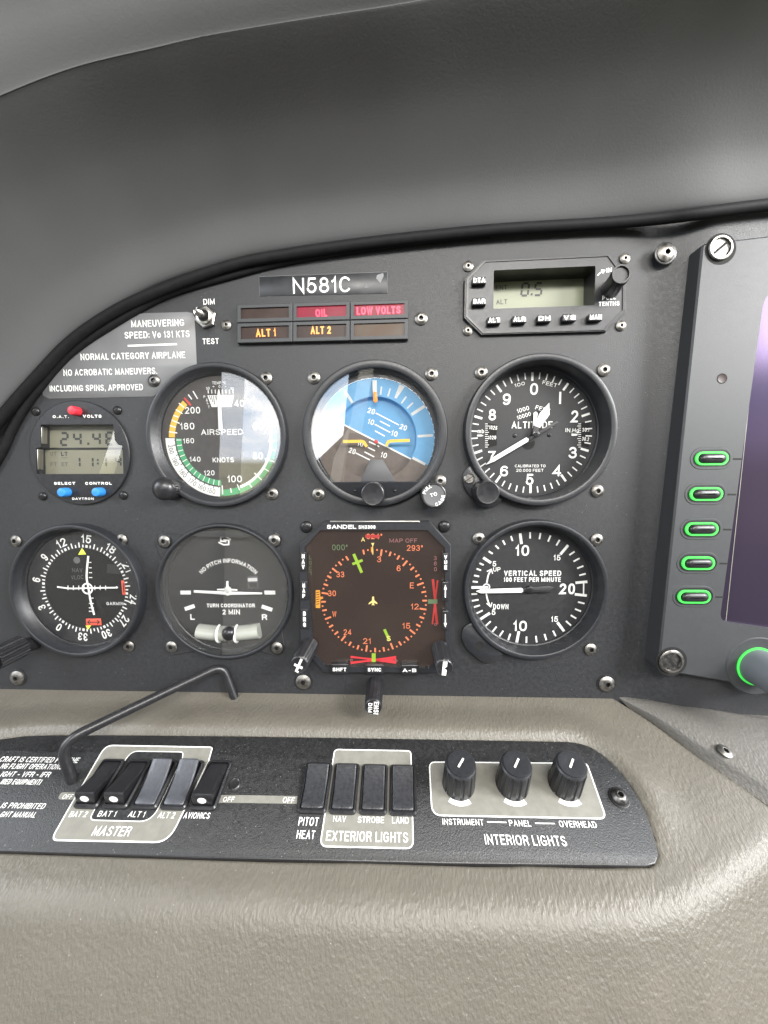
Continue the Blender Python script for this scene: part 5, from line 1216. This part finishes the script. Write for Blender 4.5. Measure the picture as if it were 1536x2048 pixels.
# ---- rocker switches
def rocker(label, p00, p10, p11, p01, on, V):
    """corners of the frame in crop coordinates: lower left, lower right, upper right, upper left"""
    hf = ZP + 2.0
    q = [V(x, y, hf) for x, y in (p00, p10, p11, p01)]; ctr = sum(q, Vector((0, 0))) / 4
    wd = ((q[1] - q[0]).length + (q[2] - q[3]).length) / 2; ln = ((q[3] - q[0]).length + (q[2] - q[1]).length) / 2
    t = thing('rocker_switch', label, 'switch', og + ctr, 'bolster', 'rocker switches on the bolster plate', z=ZP)
    hw, hl = wd / 2, ln / 2
    def rect(a, c, r, y0=0): return rounded([(-a, -c + y0), (a, -c + y0), (a, c + y0), (-a, c + y0)], r, 5)
    b = MB(); b.frame(rect(hw, hl, 2.0), rect(hw - 1.1, hl - 1.25, 1.3), 0, 2.0, .2, 'plastic_black', ch=.7); b.poly(rect(hw - 1.0, hl - 1.15, 1.3), .25, 'pit'); b.build('switch_frame', t)
    a, c = hw - 1.4, hl - 1.6; b = MB(); mt_ = 'rocker_sheen' if on == 2 else 'rocker_on' if on else 'plastic_black'
    if on:
        lo_, hi_ = (2.2, 6.0) if on == 2 else (2.3, 4.2)
        key = [(-c, lo_ - .9), (-c + .25, lo_ - .25), (-c + .8, lo_)] + [(-c + .8 + (2 * c - 1.6) * q / 8, lo_ + (hi_ - lo_) * q / 8 - 1.05 * math.sin(math.pi * q / 8)) for q in range(1, 8)] + [(c - .8, hi_), (c - .25, hi_ - .25), (c, hi_ - .9)]
    else: key = [(-c, 1.5), (-c + .2, 3.0), (-c + .8, 6.0), (-c + 1.3, 7.2), (-c + 1.9, 7.7), (-c + 2.6, 7.5), (-c * .35, 6.0), (0, 4.5), (c * .5, 2.7), (c - .8, 1.9), (c - .25, 1.6), (c, 1.1)]
    prof = [(key[0][0], .3)] + key + [(key[-1][0], .3)]
    n = len(prof); i0 = len(b.v); dz = [-1.0, -.3, -.06, 0, -.06, 0, -.06, -.3, -1.0]; dz = [-1.1, -.35, -.05, 0, 0, 0, -.05, -.35, -1.1]
    for k, (y, z) in enumerate(prof):
        e = 0 if k in (0, n - 1) else 1; q = max(0, 1.1 - (c - abs(y))); aa = a - (1.1 - math.sqrt(max(0, 1.21 - q * q))) * .8
        for f_, d in zip((-1, -1, -1, -.5, 0, .5, 1, 1, 1), dz):
            m_ = {0: 0, 1: .12, 2: .55}.get([-1.1, -.35, -.05, 0].index(d) if d in (-1.1, -.35, -.05) else 9, 0)
            b.v.append((f_ * aa - math.copysign(m_, f_) if f_ else 0, y, max(.25, z + d * e)))
    for k in range(n - 1):
        for m_ in range(8): b.f.append([i0 + k * 9 + m_, i0 + k * 9 + m_ + 1, i0 + (k + 1) * 9 + m_ + 1, i0 + (k + 1) * 9 + m_]); b.mi.append(b.m(mt_))
    for s_ in (0, 8):
        f_ = [i0 + k * 9 + s_ for k in range(n)]; b.f.append(f_[::-1] if s_ else f_); b.mi.append(b.m('plastic_black'))
    ro = b.build('rocker', t, smooth=32)
    if not on:
        # white dot printed on the sloping end face
        p0, p1 = Vector((0, -c + .3, 3.5)), Vector((0, -c + .8, 6.0)); ax = (p1 - p0); L_ = ax.length; ax.normalize(); nn = Vector((0, -ax.z, ax.y)); m_ = (p0 + p1) / 2 + nn * .12
        b = MB(); b.face([tuple(m_ + Vector((1, 0, 0)) * 2.1 * math.cos(2 * math.pi * i / 24) + ax * 1.75 * math.sin(2 * math.pi * i / 24)) for i in range(24)], 'white'); b.build('white_dot', ro, smooth=0)
    return t
mat('rocker_on', (.032, .033, .037), .30, bump=[('noise', 2200, .3, ONE)], vary=.2, vscale=600); mat('rocker_sheen', (.060, .063, .074), .34, bump=[('noise', 2200, .25, ONE)], vary=.15, vscale=600)  # the paler ALT rocker colour has their reflected light put into it
rocker('black rocker switched off with white dot, above BAT 2', (232, 550), (430, 556), (655, 180), (490, 172), False, VM)
rocker('black rocker switched off with white dot, above BAT 1', (452, 552), (655, 560), (860, 185), (690, 178), False, VM)
rocker('rocker switched on, face painted pale for its reflection, above ALT 1', (675, 556), (885, 566), (1065, 185), (885, 182), 2, VM)
rocker('rocker switched on, face painted pale for its reflection, above ALT 2', (902, 560), (1112, 568), (1265, 188), (1085, 185), 2, VM)
rocker('black rocker switched off with white dot, above AVIONICS', (1130, 564), (1345, 572), (1475, 190), (1300, 185), False, VM)
rocker('dark rocker switched on, above PITOT HEAT', (172, 735), (478, 742), (530, 228), (270, 218), 1, VE)
rocker('dark rocker switched on, above NAV', (485, 742), (778, 748), (815, 232), (565, 226), 1, VE)
rocker('dark rocker switched on, above STROBE', (800, 750), (1095, 756), (1105, 240), (845, 234), 1, VE)
rocker('dark rocker switched on, above LAND', (1112, 758), (1405, 764), (1388, 246), (1130, 240), 1, VE)
# ---- dimmer knobs
def dimmer(label, top, V):
    ht = 17.0; base_ = V(top[0], top[1], ht + ZP)
    t = thing('dimmer_knob', label, 'knob', og + base_, 'bolster', 'dimmer knobs on the bolster plate', z=ZP)
    r_ = V.r(top[0], top[1], 92, ht) * .95; b = MB(); FL = 12
    def mod(k, a, rr):
        s_ = math.cos(FL * a / 2 * 1.0); return rr * (1 - (.075 if (a * FL / (2 * math.pi)) % 1 < .28 else 0)) if 1 <= k <= 3 else rr
    b.lathe([(r_ * 1.12, .3), (r_ * 1.12, .8), (r_ * 1.06, ht - 3.0), (r_ * 1.02, ht - 2.2), (r_ * 1.02, ht - 1.2), (r_ * .93, ht - .5), (r_ * .88, ht - .5), (r_ * .87, ht - .05), (r_ * .80, ht), (r_ * .4, ht - .35)], (0, 0), 96, 'plastic_black', mod=mod, mts=['plastic_black'] * 3 + ['bezel_black'] * 7)
    o = b.build('knob_body', t, smooth=35); b = MB()
    d = Vector((.58, .82)).normalized() * r_; b.line(-d * .12 - Vector((.9, 1.2)), d * .42 - Vector((.9, 1.2)) * .2, r_ * .13, ht + .05, 'white'); b.build('indicator_line', o, smooth=0)
dimmer('black fluted dimmer knob above INSTRUMENT', (300, 372), VI); dimmer('black fluted dimmer knob above PANEL', (630, 374), VI); dimmer('black fluted dimmer knob above OVERHEAD', (955, 375), VI)
# ================================================================== guard bar
T = thing('guard_bar', 'bent black rod arching from under the turn coordinator across to the master switches', 'guard bar', bol(300, 1450), 'bolster')
og2 = bol(300, 1450)
def B3(px, py, h): q = bol(px, py, h) - og2; return Vector((q.x, q.y, h))
f1, k1, k2, f2 = B3(468, 1392, 0), B3(445, 1330, 17), B3(118, 1487, 20), B3(146, 1562, 1.4)
path = []
def fillet(a, p, q, r):
    u, v = (a - p).normalized(), (q - p).normalized(); A_, B_ = p + u * r, p + v * r
    return [A_ * (1 - t) ** 2 + p * 2 * t * (1 - t) + B_ * t * t for t in [i / 8 for i in range(9)]]
path = [f1 - (k1 - f1).normalized() * 3] + fillet(f1, k1, k2, 7) + fillet(k1, k2, f2, 10) + [f2 - (k2 - f2).normalized() * 3]
b = MB(); b.tube([tuple(p) for p in path], 2.5, 20, 'plastic_black'); b.build('rod', T, smooth=60)
# ================================================================== GLARESHIELD
T = thing('glareshield', 'dark grey padded glareshield overhanging the panel, its rolled lip at upper left', 'glareshield')
trim = [(-330, 1400), (-160, 1050), (-60, 890), (0, 808), (68, 735), (137, 663), (228, 603), (319, 557), (456, 514), (560, 494), (700, 475), (850, 459), (1000, 448), (1200, 434), (1400, 408), (1536, 395), (1750, 375)]
lip = [(-900, 1250), (-760, 900), (-560, 620), (-400, 480), (-250, 340), (-110, 238), (10, 180), (150, 128), (310, 90), (410, 68), (610, 34), (780, 8), (960, -24), (1250, -66), (1480, -104), (1640, -130), (1880, -165)]
up_ = [(-1250, 900), (-1100, 500), (-900, 200), (-720, 40), (-540, -90), (-340, -180), (-160, -240), (40, -270), (240, -280), (380, -280), (620, -290), (820, -300), (1020, -320), (1280, -340), (1520, -360), (1690, -285), (1930, -320)]
def P3(px, py, z): q = pan(px, py, z); return Vector((q.x, q.y, z))
rows = []
A_ = [P3(x, y, 3.0 + panel_z(x)) for x, y in trim]; L_ = [P3(x, y, 66) for x, y in lip]; U_ = [P3(x, y, 86) for x, y in up_]
mid = []
for a, q in zip(A_, L_):
    v = q - a; out = v.cross(Vector((0, 0, 1))); mid.append((a + v * .38 + Vector((0, 0, -13)), a + v * .74 + Vector((0, 0, -12))))
back = [a + (a - Vector((0, -20, 0))).normalized() * 0 + Vector((0, 0, -6)) for a in A_]
ctrl = [back, A_, [m_[0] for m_ in mid], [m_[1] for m_ in mid], [q + (a - q) * .035 for a, q in zip(A_, L_)], L_, [q * .7 + u * .3 + Vector((0, 0, 3.0)) for q, u in zip(L_, U_)], U_, [u + Vector((0, 40, -60)) for u in U_]]
cols_ = [catmull([r_[i] for r_ in ctrl], 7) for i in range(len(trim))]
nr = len(cols_[0]); grid = [catmull([cols_[i][k] for i in range(len(trim))], 7) for k in range(nr)]
b = MB(); b.m('vinyl_dark'); nc = len(grid[0])
for r_ in grid: b.v += [tuple(p) for p in r_]
for k in range(nr - 1):
    for i in range(nc - 1):
        a = k * nc + i; b.f.append([a, a + 1, a + nc + 1, a + nc]); b.mi.append(0)
b.build('padded_hood', T, smooth=180, weld=False)
# rubber edging along the foot of the glareshield
T = thing('edge_trim', 'black rubber edging curving between glareshield and instrument panel', 'edge trim')
ci = [(-300, 1380), (-150, 1040), (-45, 895), (14, 822), (76, 751), (145, 680), (235, 619), (330, 577), (462, 531), (566, 510), (702, 490), (850, 473), (1000, 459), (1200, 447), (1320, 437), (1400, 427), (1536, 410), (1750, 390)]
cp = catmull([P3(x, y, 4.6 + panel_z(x)) for x, y in ci], 7); b = MB(); nn_ = len(cp)
b.tube([tuple(p) for p in cp], [2.8 + .5 * smooth((36 - i) / 30) for i in range(nn_)], 18, 'rubber')
b.build('rubber_tube', T, smooth=60)
c2 = [(-260, 1420), (-95, 1060), (-5, 920), (32, 846), (74, 783), (142, 706), (240, 640), (338, 588), (470, 549), (570, 525), (704, 504), (850, 486), (980, 475)]
cp = catmull([P3(x, y, 1.0) for x, y in c2], 7); b = MB(); b.tube([tuple(p) for p in cp], [2.2 - 1.5 * smooth((i - 50) / 34) + .8 * smooth((30 - i) / 30) for i in range(len(cp))], 14, 'rubber'); b.build('inner_bead', T, smooth=60)
